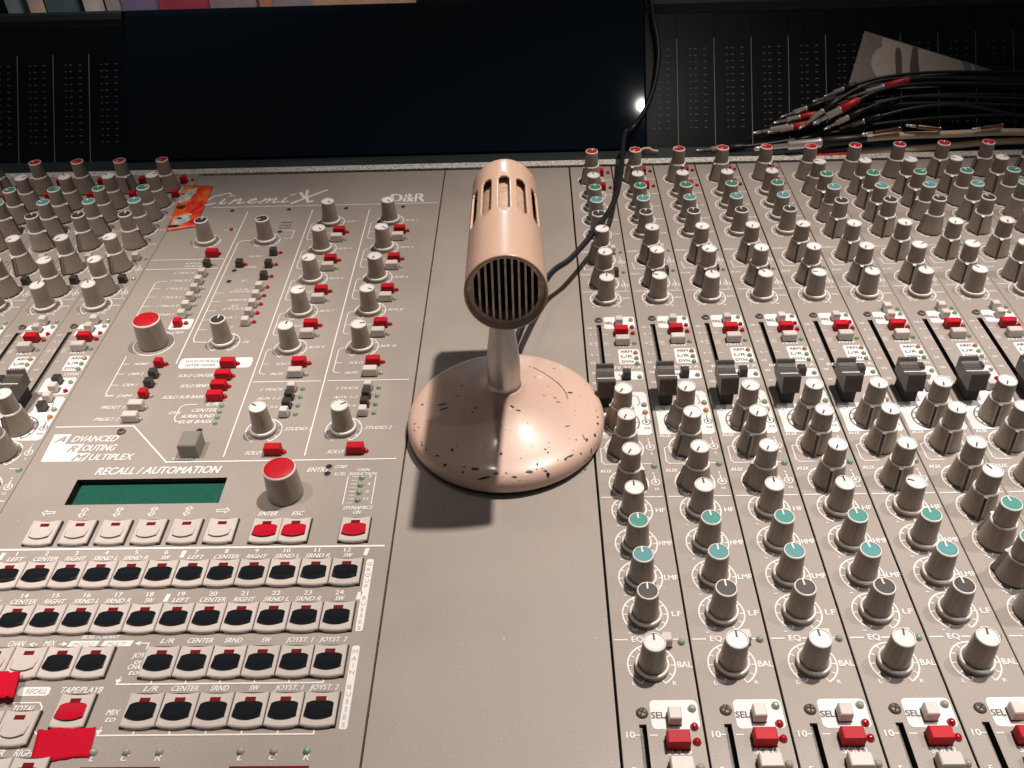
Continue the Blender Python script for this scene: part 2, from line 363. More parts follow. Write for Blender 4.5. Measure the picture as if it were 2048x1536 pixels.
Y0, Y1 = -19.2, 0.0
def strip_panel(kind):
    """kind M: main strips, C: channel strips. local x 0..1"""
    b = MB(); g = .017 if kind == 'M' else .008
    sx0, sx1 = .240, .328
    slots = [(-8.84, -6.49), (-18.4, -14.60)]
    ys = [Y0, slots[1][0], slots[1][1], slots[0][0], slots[0][1], Y1]
    b.rect(g, Y0, sx0, Y1, 0, PANEL); b.rect(sx1, Y0, 1 - g, Y1, 0, PANEL)
    for a, c in ((0, 1), (2, 3), (4, 5)): b.rect(sx0, ys[a], sx1, ys[c], 0, PANEL)
    for y0, y1 in slots:
        b.face([(sx0, y0, 0), (sx0, y1, 0), (sx0, y1, -.25), (sx0, y0, -.25)], GROOVE); b.face([(sx1, y0, 0), (sx1, y0, -.25), (sx1, y1, -.25), (sx1, y1, 0)], GROOVE)
        b.rect(sx0, y0, sx1, y1, -.25, DARK); b.face([(sx0, y1, 0), (sx1, y1, 0), (sx1, y1, -.25), (sx0, y1, -.25)], GROOVE)
        b.face([(sx0, y0, 0), (sx0, y0, -.25), (sx1, y0, -.25), (sx1, y0, 0)], GROOVE)
        b.box(sx0 + .002, y0, -.16, sx0 + .040, y1 - .05, -.05, RAIL); b.box(sx0, y1 - .035, -.06, sx1, y1, -.001, PANEL)
    # rolled edges
    for x, d in ((g, -1), (1 - g, 1)):
        b.face([(x, Y0, 0), (x, Y1, 0), (x + d * .006, Y1, -.012), (x + d * .006, Y0, -.012)][::(1 if d < 0 else -1)], PANEL)
        b.face([(x + d * .006, Y0, -.012), (x + d * .006, Y1, -.012), (x + d * .006, Y1, -.2), (x + d * .006, Y0, -.2)][::(1 if d < 0 else -1)], PANEL if kind == 'C' else GROOVE)
    kx = .475
    ups = (-.72, -1.45, -2.03, -2.61, -3.22, -4.25, -5.12) if kind == 'M' else (-.75, -1.52, -2.13, -2.73, -3.34, -4.27, -5.14)
    for y in ups: ring(b, kx, y)
    ring(b, kx, -5.68, lr='LR')
    for y, t in zip(ups[:5], ('GAIN', 'TRIM', 'HF', 'HMF', 'LMF')): b.text(t, .88, y - .02, .055, bold=.02)
    b.line([(.08, -3.93), (.9, -3.93)], .014, .004); b.line([(.06, -5.42), (.95, -5.42)], .016, .004)
    for y in (-4.25, -5.12):
        b.text("AUX", .13, y + .29, .06, bold=.02); glyph(b, .885, y - .10, "1", "2")
    b.line([(.10, -4.38), (.13, -4.62), (.34, -4.62)], .016, .004); b.text("BAL", .88, -5.69, .055, bold=.02)
    # fader block
    b.rrect(.385, -6.665, .955, -6.285, .05, .004); b.text("SEL", .475, -6.52, .075, .008, INK, bold=.01)
    for t, y in (("10", -6.63), ("5", -6.84), ("0", -7.12), ("5", -7.45), ("10", -7.69), ("20", -7.97), ("30", -8.25)):
        b.text(t, .11, y - .03, .06, bold=.02)
        if y > -7.6:
            for dy in ((-.045, 0, .045) if y == -7.12 else (0,)):
                b.line([(.18, y + dy), (.225, y + dy)], .012, .004); b.line([(.35, y + dy), (.43, y + dy)], .012, .004)
    b.text("MUTE", .68, -7.235, .075, bold=.02, width=.28)
    b.rrect(.575, -7.735, .955, -7.295, .05, .004)
    for t, y in (("ARM", -7.40), ("L/R", -7.545), ("DYN", -7.695)): b.text(t, .72, y, .07, .008, INK, bold=.01, width=.2)
    if kind == 'M': b.text("ROUTE TO A", .56, -7.87, .075, bold=.015, width=.78)
    else: b.text("CHAN", .80, -7.87, .075, bold=.015, width=.26)
    b.rrect(.40, -8.165 if kind == 'M' else -8.40, .955, -7.935, .05, .004)
    b.text("A", .55, -8.06, .06, .008, INK)
    # white aux block
    zz = .004
    if kind == 'M': b.face([(x, y, zz) for x, y in [(.07, -9.56), (.90, -9.58), (.955, -9.53), (.955, -8.56), (.90, -8.50), (.66, -8.50), (.64, -8.87), (.07, -8.87)]], PRINT)
    else: b.face([(x, y, zz) for x, y in [(.05, -9.56), (.90, -9.58), (.96, -9.53), (.96, -8.52), (.90, -8.46), (.46, -8.46), (.44, -8.87), (.05, -8.87)]], PRINT)
    b.text("AUX", .15, -9.02, .075, .008, INK, width=.17); ring(b, kx, -9.27, .0072, m=INK)
    b.line([(.72, -8.60), (.80, -8.62), (.83, -8.80), (.78, -8.85)], .012, .008, INK)
    glyph(b, .885, -9.27, "1/2", "5/6", INK)
    for y, t1, t2 in ((-9.89, "3", "4"), (-10.66, "9", "10")):
        ring(b, kx, y); glyph(b, .885, y + .02, t1, t2)
    b.text("AUX", .15, -9.645, .075, bold=.02, width=.18); b.text("AUX", .15, -10.43, .075, bold=.02, width=.18)
    b.text("0", .30, -10.20, .055, bold=.02); b.text("0", .30, -10.97, .055, bold=.02)
    b.line([(.17, -9.86), (.10, -9.89), (.10, -10.19), (.14, -10.24), (.36, -10.24)], .016, .004); b.line([(.74, -10.24), (.86, -10.24)], .016, .004)
    b.line([(.05, -10.945), (.28, -10.945)], .018, .004); b.line([(.68, -10.945), (.95, -10.945)], .018, .004)
    for y, t in ((-11.22, "HF"), (-11.85, "HMF"), (-12.46, "LMF"), (-13.06, "LF")):
        yy = y if kind == 'M' else y - .04
        ring(b, kx, yy); b.text(t, .885, y - .04, .085, bold=.02, width=.055 * len(t) + .02, stretch=1)
        b.text("-", .24, y - .32, .09, bold=.02)
        if kind == 'C': b.text("10", .72, y - .26, .055, bold=.02); b.text("k", .28, y + .26, .055, bold=.02)
        b.line([(kx + .02, y + .40), (kx + .02, y + .33)], .02, .0045)
    b.line([(.04, -13.455), (.20, -13.455)], .018, .004); b.text("EQ", .335, -13.49, .085, bold=.02, width=.15); b.line([(.44, -13.455), (.55, -13.455)], .018, .004); b.line([(.80, -13.455), (.85, -13.455)], .018, .004)
    ring(b, kx, -13.83, lr='LR'); b.text("BAL", .885, -13.87, .09, bold=.02, width=.18)
    b.rrect(.39, -14.70, .96, -14.32, .06, .004); b.text("SEL", .475, -14.56, .085, .008, INK, bold=.01, width=.16)
    b.text("10", .125, -14.81, .085, bold=.02, width=.1); b.line([(.19, -14.775), (.235, -14.775)], .014, .004); b.line([(.36, -14.775), (.44, -14.775)], .014, .004)
    b.text("SOLO", .67, -15.02, .085, bold=.02, width=.28)
    b.text("5", .125, -15.25, .085, bold=.02)
    return b.mesh("channel_strip_panel")

def chassis():
    b = MB()
    b.box(-16.3, Y0, -1.6, 14.6, .05, -.14, DARK)
    return b.mesh("chassis")

console = root("mixing_console", "large beige studio mixing desk covered in knobs, buttons and white lettering", "mixing desk", (-3, -9, -1.6))
put("chassis", chassis(), console)

# ---- channel strips
WL, DL = (CW, BBLK), (CK, PRINT)
RL, GL, BL = (CR, PRINT), (CG, PRINT), (CB, PRINT)
def single(par, x, y, cm, deg):
    put("knob", cache(('k', cm[0].name), lambda: knob_mesh(*cm)), par, (x, y, 0), R(-deg))
def dual(par, x, y, cm, deg, fin):
    put("outer_knob", cache('outer', outer_mesh), par, (x, y, 0), R(180 - fin)); put("knob", cache(('ki', cm[0].name), lambda: inner_mesh(*cm)), par, (x, y, 0), R(-deg))
def led(par, x, y, m, r=.042): put("led", led_mesh(m, r), par, (x, y, 0))
SM, WD = (.135, .135), (.245, .14)
def btn(par, x, y, size, m, h=.16): put("button", btn_mesh(size[0], size[1], h, m), par, (x, y, 0))
def strip(i):
    rnd = random.Random(i * 13 + 5); M = 0 <= i <= 4; kind = 'M' if M else 'C'
    dy = .10 if i < 0 else (-.03 if i == 0 else 0); x0 = float(i)
    p = put("channel_strip", cache(('strip', kind), lambda: strip_panel(kind)), console, (x0, 0 if i >= 0 else .10, 0))
    K = x0 + .475; J = lambda a, s=8: a + rnd.uniform(-s, s)
    if M: ups = (-.72, -1.45, -2.03, -2.61, -3.22, -4.25, -5.12)
    else: ups = (-.75, -1.52, -2.13, -2.73, -3.34, -4.27, -5.14)
    dual(p, K, ups[0] + dy, RL, rnd.choice((-60, -150, 20, 210)), rnd.choice((200, 150, 240)))
    if M:
        for y, c in zip(ups[1:5], (WL, GL, BL, DL)): single(p, K, y + dy, c, J(0, 5))
    else:
        for y, c in zip(ups[1:5], (WL, GL, BL, DL)): dual(p, K, y + dy, c, J(rnd.choice((0, -20, 60, -70)), 20) if c is not DL else J(-5), rnd.choice((200, 205, 270, 100, 195)))
    for q, y in enumerate(ups[5:]): dual(p, K, y + dy, WL, J(rnd.choice((205, 210, 215, 195, 60)), 14), rnd.choice((200, 205, 198, 202)) if i != 0 else 270)
    single(p, K, -5.68 + dy, WL, J(rnd.choice((0, 0, -80, -25)), 8))
    for y in (-.33, -1.09): led(p, x0 + .9, y + dy, LEDR)
    for y in (-.41, -1.13): btn(p, x0 + .72, y + dy, SM, BRED)
    for y, m in ((-3.94, BTN), (-4.80, BBLK)): btn(p, x0 + .72, y + dy, SM, m)
    for y in (-3.94, -4.72): led(p, x0 + .9, y + dy, LEDC)
    # fader block
    put("screw", cache('screw', screw_mesh), p, (x0 + .29, -6.36 + dy, 0), rnd.uniform(0, 1.5))
    fy = -8.36 + dy + (0 if i != -1 else .0) + rnd.uniform(-.015, .015)
    if i != -1: put("fader_cap", cache('fader', fader_mesh), p, (x0 + .250, fy, 0))
    if not M: btn(p, x0 + .67, -6.24 + dy, SM, BTN); led(p, x0 + .90, -6.21 + dy, LEDC)
    btn(p, x0 + .655, -6.49 + dy, SM, BTN); led(p, x0 + .89, -6.38 + dy, rnd.choice((LEDG, LEDC)))
    btn(p, x0 + .675, -6.79 + dy, WD, BRED); led(p, x0 + .89, -6.61 + dy, LEDR); led(p, x0 + .89, -6.80 + dy, LEDR)
    btn(p, x0 + .675, -7.09 + dy, WD, BTN); led(p, x0 + .89, -7.10 + dy, rnd.choice((LEDG, LEDC, LEDC)))
    for y, m in ((-7.39, LEDA), (-7.55, LEDG), (-7.70, LEDG)): led(p, x0 + .885, y + dy, m)
    btn(p, x0 + .665, -8.07 + dy, SM, BBLK); led(p, x0 + .89, -8.08 + dy, LEDG)
    if not M:
        btn(p, x0 + .69, -8.29 + dy, SM, BTN); led(p, x0 + .89, -8.32 + dy, LEDR)
        btn(p, x0 + .69, -8.55 + dy, SM, BTN); btn(p, x0 + .69, -8.79 + dy, SM, BBLK)
    led(p, x0 + .89, -8.82 + dy, LEDG, .047); led(p, x0 + .89, -9.01 + dy, LEDA, .047)
    # aux + eq
    fins = {0: (270, 255, 110), 1: (262, 228, 265), 2: (205, 208, 270)}.get(i, (203, 203, 200))
    for y, fn in zip((-9.27, -9.89, -10.66), fins): dual(p, K, y + dy, WL, J(212 if i < 4 else 200, 9), fn)
    led(p, x0 + .9, -10.27 + dy, LEDG, .05)
    eq = [(-11.22, WL), (-11.85, GL if False else BL), (-12.46, BL), (-13.06, DL)]
    for q, (y, c) in enumerate(eq):
        cc = (TE, PRINT) if q == 1 else c
        if M: single(p, K, y + dy, cc, J(-65 if (i == 4 and q == 0) else -3, 4))
        else: dual(p, K, y - .03 + dy, cc, J(-25 if q == 0 else -8, 5), (200, 330, 300, 90)[q])
    btn(p, x0 + .69, -13.48 + dy, SM, BTN); led(p, x0 + .89, -13.47 + dy, LEDG, .046)
    single(p, K, -13.83 + dy, WL, J(0, 12))
    put("screw", cache('screw', screw_mesh), p, (x0 + .29, -14.46 + dy, 0), rnd.uniform(0, 1.5))
    btn(p, x0 + .66, -14.545 + dy, (.15, .16), BTN, .16); led(p, x0 + .89, -14.41 + dy, LEDC, .048); led(p, x0 + .885, -14.645 + dy, LEDR, .048)
    btn(p, x0 + .665, -14.85 + dy, (.265, .165), BRED, .17); led(p, x0 + .89, -14.835 + dy, LEDR, .048)
    btn(p, x0 + .665, -15.17 + dy, (.265, .165), BTN, .17); led(p, x0 + .885, -15.15 + dy, LEDC, .048)
    if i == 5: put("fader_cap", cache('fader', fader_mesh), p, (x0 + .25, -15.2, 0))
TE = mat("cap_sea_green", (.065, .28, .235), .4, noise=(900, .05))
for i in list(range(0, 12)) + list(range(-10, -16, -1)): strip(i)

# ---- blank panel and master panel
b = MB(); b.box(-2.985, Y0, -.2, -.022, 0, 0, PANEL); put("blank_panel", b.mesh("blank_panel"), console, (0, 0, 0))

AX = {'A': -7.98, 'B': -6.67, 'C': -5.385, 'D': -4.065}
LX0, LX1, LY0, LY1 = -8.08, -5.72, -10.94, -10.40
b = MB()
mx0, mx1 = -8.99, -3.015
for x0, y0, x1, y1 in ((mx0, Y0, mx1, LY0), (mx0, LY1, mx1, 0), (mx0, LY0, LX0, LY1), (LX1, LY0, mx1, LY1)): b.rect(x0, y0, x1, y1, 0, PANEL)
for x, d in ((mx0, 1), (mx1, -1)): b.face([(x, Y0, 0), (x, Y0, -.2), (x, 0, -.2), (x, 0, 0)][::d], PANEL)
L = b.line; z = .004
L([(-8.24, -1.63), (-3.08, -1.63)], .026, z)
L([(-7.38, -1.86), (-7.38, -7.48)], .022, z); L([(-6.96, -3.14), (-7.2, -3.16), (-7.27, -3.24), (-7.27, -6.72), (-7.24, -6.83), (-7.0, -6.85)], .02, z)
L([(-5.90, -1.85), (-5.90, -9.93)], .022, z); L([(-4.60, -1.88), (-4.60, -9.93)], .022, z)
L([(-8.96, -3.89), (-7.43, -3.89)], .022, z); L([(-8.96, -4.26), (-7.46, -4.26)], .022, z)
L([(-5.84, -8.05), (-4.67, -8.05)], .022, z); L([(-4.53, -8.05), (-3.12, -8.05)], .022, z)
L([(-8.90, -9.16), (-7.60, -9.16), (-6.79, -10.04), (-3.14, -10.04)], .026, z)
L([(-8.98, -11.815), (-3.12, -11.83)], .034, z)
for k, c in enumerate('ACBD'): pass
for cx, nm in (('C', 0), ('D', 1)):
    X = AX[cx]
    for k in range(5):
        y = -2.43 - 1.163 * k; ring(b, X, y, r=.295); b.text("AUX %d" % (2 * k + 1 + nm), X + .47, y - .015, .075, bold=.02, shear=.35, width=.30)
        L([(X - .34, y - .02), (X - .40, y - .04), (X - .42, y - .1), (X - .42, y - .68), (X - .39, y - .74), (X - .30, y - .75)], .016, z); L([(X - .42, y - .46), (X - .31, y - .46)], .016, z)
        b.text("SOLO", X - .05, y - .50, .07, bold=.02, shear=.35, width=.24); b.text("MUTE", X - .09, y - .79, .07, bold=.02, shear=.35, width=.24)
    for t, y in (("2 TRACK", -8.30), ("AUX 1-2", -8.54), ("AUX 3-4", -8.77)): b.text(t, X - .10, y, .07, bold=.02, shear=.35, width=.42)
    ring(b, X, -9.33); b.text("STUDIO %d" % (nm + 1), X + .56, -9.34, .085, bold=.02, shear=.35, width=.44); b.text("SOLO", X - .06, -9.90, .085, bold=.02, shear=.35, width=.26)
ring(b, AX['A'], -3.16, r=.29); ring(b, AX['B'], -3.16, r=.29); ring(b, AX['B'], -6.86, r=.29); b.text("TB", -6.26, -6.90, .07, bold=.02, shear=.35)
b.arc(AX['A'], -6.85, .37, 0, 360, .022, z, None, 48)
L([(-7.72, -2.68), (-7.45, -2.68)], .018, z); L([(-6.42, -2.77), (-6.14, -2.77), (-6.14, -3.10), (-6.30, -3.10)], .016, z)
for y in (-2.40, -2.52, -2.64): L([(-6.50, y), (-6.26, y)], .022, z, BBLK)
b.text("MONITOR TO", -7.98, -4.09, .065, bold=.02, shear=.35, width=.42); b.text("SPEAKERS", -7.98, -4.20, .065, bold=.02, shear=.35, width=.40)
for t, y in (("6 TRACK", -4.46), ("2 TRACK E", -4.75), ("2 TRACK D", -5.05), ("2 TRACK C", -5.36), ("2 TRACK B", -5.66), ("STEREO", -5.96)): b.text(t, -8.10, y, .075, bold=.02, shear=.35, width=.44)
L([(-8.38, -4.72), (-8.56, -4.74), (-8.60, -4.80), (-8.60, -6.0)], .018, z)
for y in (-5.0, -5.3, -5.62): L([(-8.60, y), (-8.44, y)], .016, z)
b.rrect(-7.86, -6.42, -7.43, -6.08, .06, z); b.text("CRM", -7.62, -6.56, .075, bold=.02, shear=.35, width=.22)
for t, y in (("GROUP", -3.88), ("CHAN", -4.30), ("REC", -4.82), ("LOCAL", -5.14), ("SURROUND", -5.22), ("MONITOR", -5.52), ("AUX", -5.72), ("JOYSTICK", -5.82), ("AUX 1", -6.12), ("AUX 2", -6.44)): b.text(t, -6.76, y + .02, .07, bold=.02, shear=.35, width=.055 * len(t))
for y in (-5.20, -5.50, -5.82, -6.13, -6.45): L([(-7.27, y), (-7.10, y)], .016, z)
L([(-8.37, -7.25), (-8.37, -8.30), (-8.33, -8.36), (-8.22, -8.36)], .018, z)
for t, y in (("MONO", -7.51), ("CRM 2", -7.80), ("CRM 1", -8.11), ("DIM", -8.41)):
    b.text(t, -8.02, y, .075, bold=.02, shear=.35, width=.26); L([(-8.37, y + .04), (-8.24, y + .04)], .016, z)
b.text("PRESET 1", -8.12, -8.71, .08, bold=.02, shear=.35, width=.42); b.text("PRESET 2", -8.12, -9.02, .08, bold=.02, shear=.35, width=.42)
b.rrect(-7.32, -7.63, -6.0, -7.33, .07, z); b.text("SOLO IN PLACE", -6.92, -7.45, .06, .008, INK, width=.6); b.text("AFTER FADER", -6.92, -7.57, .06, .008, INK, width=.55)
for t, y, wd in (("SOLO CENTER", -7.88, .62), ("SOLO SRND", -8.17, .50), ("SOLO SUB BASS", -8.47, .72)): b.text(t, -6.62, y, .085, bold=.02, shear=.35, width=wd, align='RIGHT')
for t, y in (("L/R", -8.67), ("CENTER", -8.83), ("SURROUND", -8.98), ("SUB BASS", -9.12)): b.text(t, -6.31, y, .085, bold=.02, shear=.35, width=.07 * len(t), align='RIGHT')
L([(-6.68, -8.63), (-6.88, -8.64), (-6.95, -8.70), (-6.97, -8.98), (-6.93, -9.06), (-6.84, -9.08)], .018, z); b.text("DYN", -7.0, -8.88, .075, bold=.02, shear=.35, width=.2)
b.text("TALKBACK", -6.50, -10.0, .06, bold=.02, shear=.35, width=.44)
# stepped logo block
b.face([(-8.83, -9.99, z), (-8.15, -9.99, z), (-8.08, -9.80, z), (-8.33, -9.80, z), (-8.27, -9.58, z), (-8.52, -9.58, z), (-8.60, -9.58, z), (-8.57, -9.34, z), (-8.86, -9.34, z)], PRINT)
for t, x, y, rest, rx in (("A", -8.72, -9.53, "DVANCED", -7.83), ("R", -8.43, -9.76, "OUTING", -7.76), ("M", -8.24, -9.97, "ULTIPLEX", -7.36)):
    b.text(t, x, y, .15, .008, PANEL, shear=.45, bold=.01)
b.text("DVANCED", -8.52, -9.53, .145, bold=.012, shear=.3, width=.76, align='LEFT'); b.text("OUTING", -8.26, -9.75, .145, bold=.012, shear=.3, width=.54, align='LEFT'); b.text("ULTIPLEX", -8.07, -9.97, .145, bold=.012, shear=.3, width=.71, align='LEFT')
b.text("RECALL / AUTOMATION", -6.86, -10.30, .16, bold=.03, shear=.3, width=1.98); b.text("ENTRY", -4.32, -10.31, .1, bold=.02, shear=.35, width=.36)
# arrows under the display
def arrow(cx, cy, vert):
    pts = [(-.10, 0), (-.045, .05), (-.045, .02), (.09, .02), (.09, -.02), (-.045, -.02), (-.045, -.05), (-.10, 0)] if not vert else \
          [(0, .10), (.05, .045), (.02, .045), (.02, -.045), (.05, -.045), (0, -.10), (-.05, -.045), (-.02, -.045), (-.02, .045), (-.05, .045), (0, .10)]
    if vert == 2: pts = [(-x, y) for x, y in [(-.10, 0), (-.045, .05), (-.045, .02), (.09, .02), (.09, -.02), (-.045, -.02), (-.045, -.05), (-.10, 0)]]
    L([(cx + x + y * .15, cy + y) for x, y in pts], .014, z)
for k in range(6): arrow(-8.25 + .527 * k, -11.10, 0 if k == 0 else (2 if k == 5 else 1))
b.text("ENTER", -4.92, -11.22, .085, bold=.02, shear=.35, width=.28); b.text("ESC", -4.47, -11.22, .085, bold=.02, shear=.35, width=.18)
b.text("CONT", -3.97, -10.24, .07, bold=.02, shear=.35, width=.19); b.text("SCRL", -3.97, -10.40, .07, bold=.02, shear=.35, width=.19)
b.text("GAIN", -3.61, -10.31, .065, bold=.02, shear=.35, width=.20); b.text("REDUCTION", -3.61, -10.40, .065, bold=.02, shear=.35, width=.44)
L([(-3.83, -10.42), (-3.83, -11.01)], .014, z); L([(-3.40, -10.42), (-3.40, -11.01)], .014, z)
for k, t in enumerate(("2", "4", "6", "12")):
    y = -10.43 - .158 * k; b.text(t, -3.49, y - .03, .06, bold=.02); L([(-3.76, y), (-3.68, y)], .012, z); L([(-3.76, y - .08), (-3.69, y - .08)], .01, z)
b.text("DYNAMICS", -3.59, -11.12, .075, bold=.02, shear=.35, width=.44); b.text("ON", -3.59, -11.21, .075, bold=.02, shear=.35, width=.12)
P_ = .4333
names6 = ("LEFT", "CENTER", "RIGHT", "SRND L", "SRND R", "SW")
for k in range(12):
    x = -3.585 - P_ * (11 - k); n1 = names6[k % 6]
    b.text(str(k + 1), x - .04, -11.93, .075, bold=.025); b.text(n1, x - .02, -12.03, .075, bold=.025, shear=.3, width=.055 * len(n1) + .02)
    b.text(str(k + 13), x - .04, -12.68, .075, bold=.025); b.text(n1, x - .02, -12.78, .075, bold=.025, shear=.3, width=.055 * len(n1) + .02)
for x in (-8.62, -6.0, -3.375):
    b.face([(x - .015, -12.0, z), (x + .045, -12.0, z), (x + .065, -11.87, z), (x + .005, -11.87, z)], PRINT); b.face([(x - .015, -12.77, z), (x + .045, -12.77, z), (x + .065, -12.64, z), (x + .005, -12.64, z)], PRINT)
for k, t in enumerate(("L/R", "CENTER", "SRND", "SW", "JOYST. 1", "JOYST. 2")):
    x = -3.585 - P_ * (5 - k)
    for y in (-13.435, -14.135): b.text(t, x - .01, y, .075, bold=.02, shear=.3, width=(.052 if len(t) < 7 else .043) * len(t) + .02)
    for y in (-14.035, -14.725): L([(x - .03, y), (x - .03, y + .045)], .018, z)
L([(-6.21, -14.035), (-3.615, -14.035)], .022, z); L([(-6.21, -14.725), (-3.615, -14.725)], .022, z)
b.rrect(-3.325, -13.28, -3.225, -12.07, .03, z); b.rrect(-3.325, -14.67, -3.225, -13.50, .03, z)
for k, t in enumerate("GROUP BUSSES"): b.text(t, -3.275, -12.19 - k * .097, .062, .008, INKL)
for k, t in enumerate("MAIN BUSSES"): b.text(t, -3.275, -13.62 - k * .102, .062, .008, INKL)
b.text("BUSS FORMAT", -6.66, -13.355, .055, bold=.02, shear=.3, width=.50)
b.face([(-7.06, -13.475, z), (-6.68, -13.475, z), (-6.65, -13.385, z), (-7.03, -13.385, z)], PRINT); b.face([(-6.62, -13.475, z), (-6.23, -13.475, z), (-6.20, -13.385, z), (-6.59, -13.385, z)], PRINT)
b.text("MONO", -6.86, -13.462, .055, .008, INKL, shear=.3); b.text("MULTI", -6.42, -13.462, .055, .008, INKL, shear=.3)
b.text("MIX", -7.30, -13.46, .085, bold=.02, shear=.3, width=.16); b.text("CHAN", -7.74, -13.46, .085, bold=.02, shear=.3, width=.22)
for x, d in ((-7.52, -1), (-7.12, 1), (-6.12, -1)):
    b.face([(x + d * .06, -13.43, z), (x - d * .01, -13.43 - .035, z), (x - d * .01, -13.43 + .035, z)], PRINT); L([(x - d * .05, -13.43), (x, -13.43)], .014, z)
L([(-6.10, -13.43), (-5.99, -13.43), (-6.0, -13.52)], .016, z)
for t, y in (("JOYST", -13.65), ("or", -13.74), ("CHAN", -13.82), ("to", -13.90)): b.text(t, -6.02 - (y + 13.65) * -.12, y, .075, bold=.02, shear=.3, width=.05 * len(t) + .02)
for t, y in (("MIX", -14.46), ("to", -14.55)): b.text(t, -6.12, y, .08, bold=.02, shear=.3, width=.05 * len(t) + .02)
for y in (-13.99, -14.68):
    b.face([(-6.21, y - .04, z), (-6.25, y + .025, z), (-6.16, y + .025, z)], PRINT); L([(-6.20, y + .02), (-6.19, y + .06)], .014, z)
b.text("TAPE/PLAYB", -6.62, -14.15, .085, bold=.02, shear=.3, width=.52); b.text("TOTAL", -7.25, -14.40, .085, bold=.02, shear=.3, width=.26)
b.rrect(-7.42, -14.185, -7.02, -14.06, .04, z); b.text("RECALL", -7.19, -14.155, .07, .008, INKL, shear=.3, width=.26)
L([(-7.42, -14.28), (-7.08, -14.28), (-7.03, -14.34), (-7.02, -14.64), (-6.95, -14.70)], .018, z); b.text("CENTER", -7.42, -14.98, .085, bold=.02, shear=.3, width=.36); b.text("RIGHT", -6.97, -14.98, .085, bold=.02, shear=.3, width=.3)
for x0 in (-6.17, -4.43):
    for k, t in enumerate("LCR"): b.text(t, x0 + .39 * k, -15.05, .08, bold=.015, shear=.3)
    b.box(x0 - .09, -15.6, .002, x0 + .84, -15.125, .012, WIN)
b.text("D&R", -3.79, -1.55, .40, bold=.03, width=.78, m=PRINT)
for x in (-4.02, -3.80, -3.55): b.line([(x, -1.57), (x, -1.1)], .022, .0075, PANEL)
# handwritten logo, brush strokes
def brush(pts, w0):
    for a, c in zip(pts, pts[1:]): L([a, c], w0, z)
def strokes(x, y, sc_, lst, w0=.04):
    for s_ in lst: brush([(x + px * sc_ + py * sc_ * .25, y + py * sc_) for px, py in s_], w0)
iS = [[(0, .26), (-.03, .05), (.02, 0), (.12, .06)], [(.06, .42), (.16, .46)]]
nS = [[(0, 0), (.05, .24), (.03, .1), (.18, .26), (.22, .2), (.2, .04), (.26, 0), (.36, .06)]]
eS = [[(0, .1), (.16, .2), (.12, .27), (.02, .2), (0, .06), (.1, 0), (.28, .08)]]
mS = [[(0, 0), (.05, .24), (.03, .1), (.16, .25), (.2, .2), (.18, .02), (.2, .12), (.34, .25), (.37, .18), (.34, .03), (.4, 0), (.5, .06)]]
XS = [[(0, -.1), (.65, .62)], [(.12, .62), (.22, .3), (.42, -.05), (.5, .0)]]
CS = [[(.5, .55), (.42, .62), (.1, .45), (-.05, .1), (.1, -.05), (.3, .05)]]
for st, dx in ((CS, -8.52), (iS, -8.12), (nS, -7.90), (eS, -7.50), (mS, -7.20), (iS, -6.68)): strokes(dx, -1.46, .85, st, .05)
strokes(-6.42, -1.42, .85, XS, .07)
for k in (.0,): L([(-6.33, -1.0), (-6.22, -1.22)], .075, z)
master = put("master_panel", b.mesh("master_panel"), console, (0, 0, 0))

# display
b = MB()
for a, c in (((LX0, LY0), (LX1, LY0)), ((LX1, LY0), (LX1, LY1)), ((LX1, LY1), (LX0, LY1)), ((LX0, LY1), (LX0, LY0))):
    b.face([(*a, 0), (*c, 0), (*c, -.14), (*a, -.14)], DARK)
b.rect(LX0, LY0, LX1, LY1, -.139, DARK); b.box(LX0 + .05, LY0 + .02, -.138, LX1 - .05, LY1 - .03, -.10, DARK, LCD)
put("display", b.mesh("display"), master, (0, 0, 0))
# big red knobs
def big():
    b = MB(); b.lathe([(.27, .004, DARK), (.275, .02, KNOB), (.272, .05, KNOB), (.243, .52, KEDGE), (.238, .545, KEDGE), (.228, .55, CR), (.21, .562, CR), (.1, .572, CR), (0, .574, CR)], 48); return b.mesh("large_knob")
for x, y, l in ((AX['A'], -6.85, "large red capped knob inside a white circle"), (-4.735, -10.77, "large red capped knob right of the display")):
    put("large_knob", cache('big', big), master, (x, y, 0), label=l)
for x, y, d in ((AX['A'], -3.16, 10), (AX['B'], -3.16, 240), (AX['B'], -6.86, 5)): single(master, x, y, DL, d)
for cx, angs in (('C', (140, 140, 215, 75, 10)), ('D', (150, 130, 190, 120, 75))):
    for k in range(5):
        y = -2.43 - 1.163 * k; X = AX[cx]; single(master, X, y, WL, angs[k])
        btn(master, X + .27, y - .50, WD, BRED); btn(master, X + .255, y - .80, WD, BTN)
        led(master, X + .44, y - .475, LEDR); led(master, X + .44, y - .79, LEDC)
    single(master, AX[cx], -9.33, WL, {'C': 300, 'D': 60}[cx])
    for k, m in enumerate((BTN, BBLK, BBLK, BTN)): btn(master, AX[cx] + .27, -8.28 - .222 * k, SM, m); led(master, AX[cx] + .45, -8.27 - .222 * k, LEDG)
    btn(master, AX[cx] + .275, -9.86, (.265, .15), BRED); led(master, AX[cx] + .44, -9.86, LEDR)
btn(master, -7.685, -3.76, (.25, .14), BRED); led(master, -7.555, -3.70, LEDR); led(master, -7.555, -2.68, LEDR)
btn(master, -7.685, -4.18, SM, BBLK); led(master, -7.55, -4.14, LEDC)
for k in range(6): btn(master, -7.685, -4.53 - .30 * k + (.02 if k else 0), SM, BTN); led(master, -7.55, -4.45 - .30 * k - .28, LEDC) if k else None
btn(master, -7.685, -6.29, SM, BRED); led(master, -7.55, -6.24, LEDR)
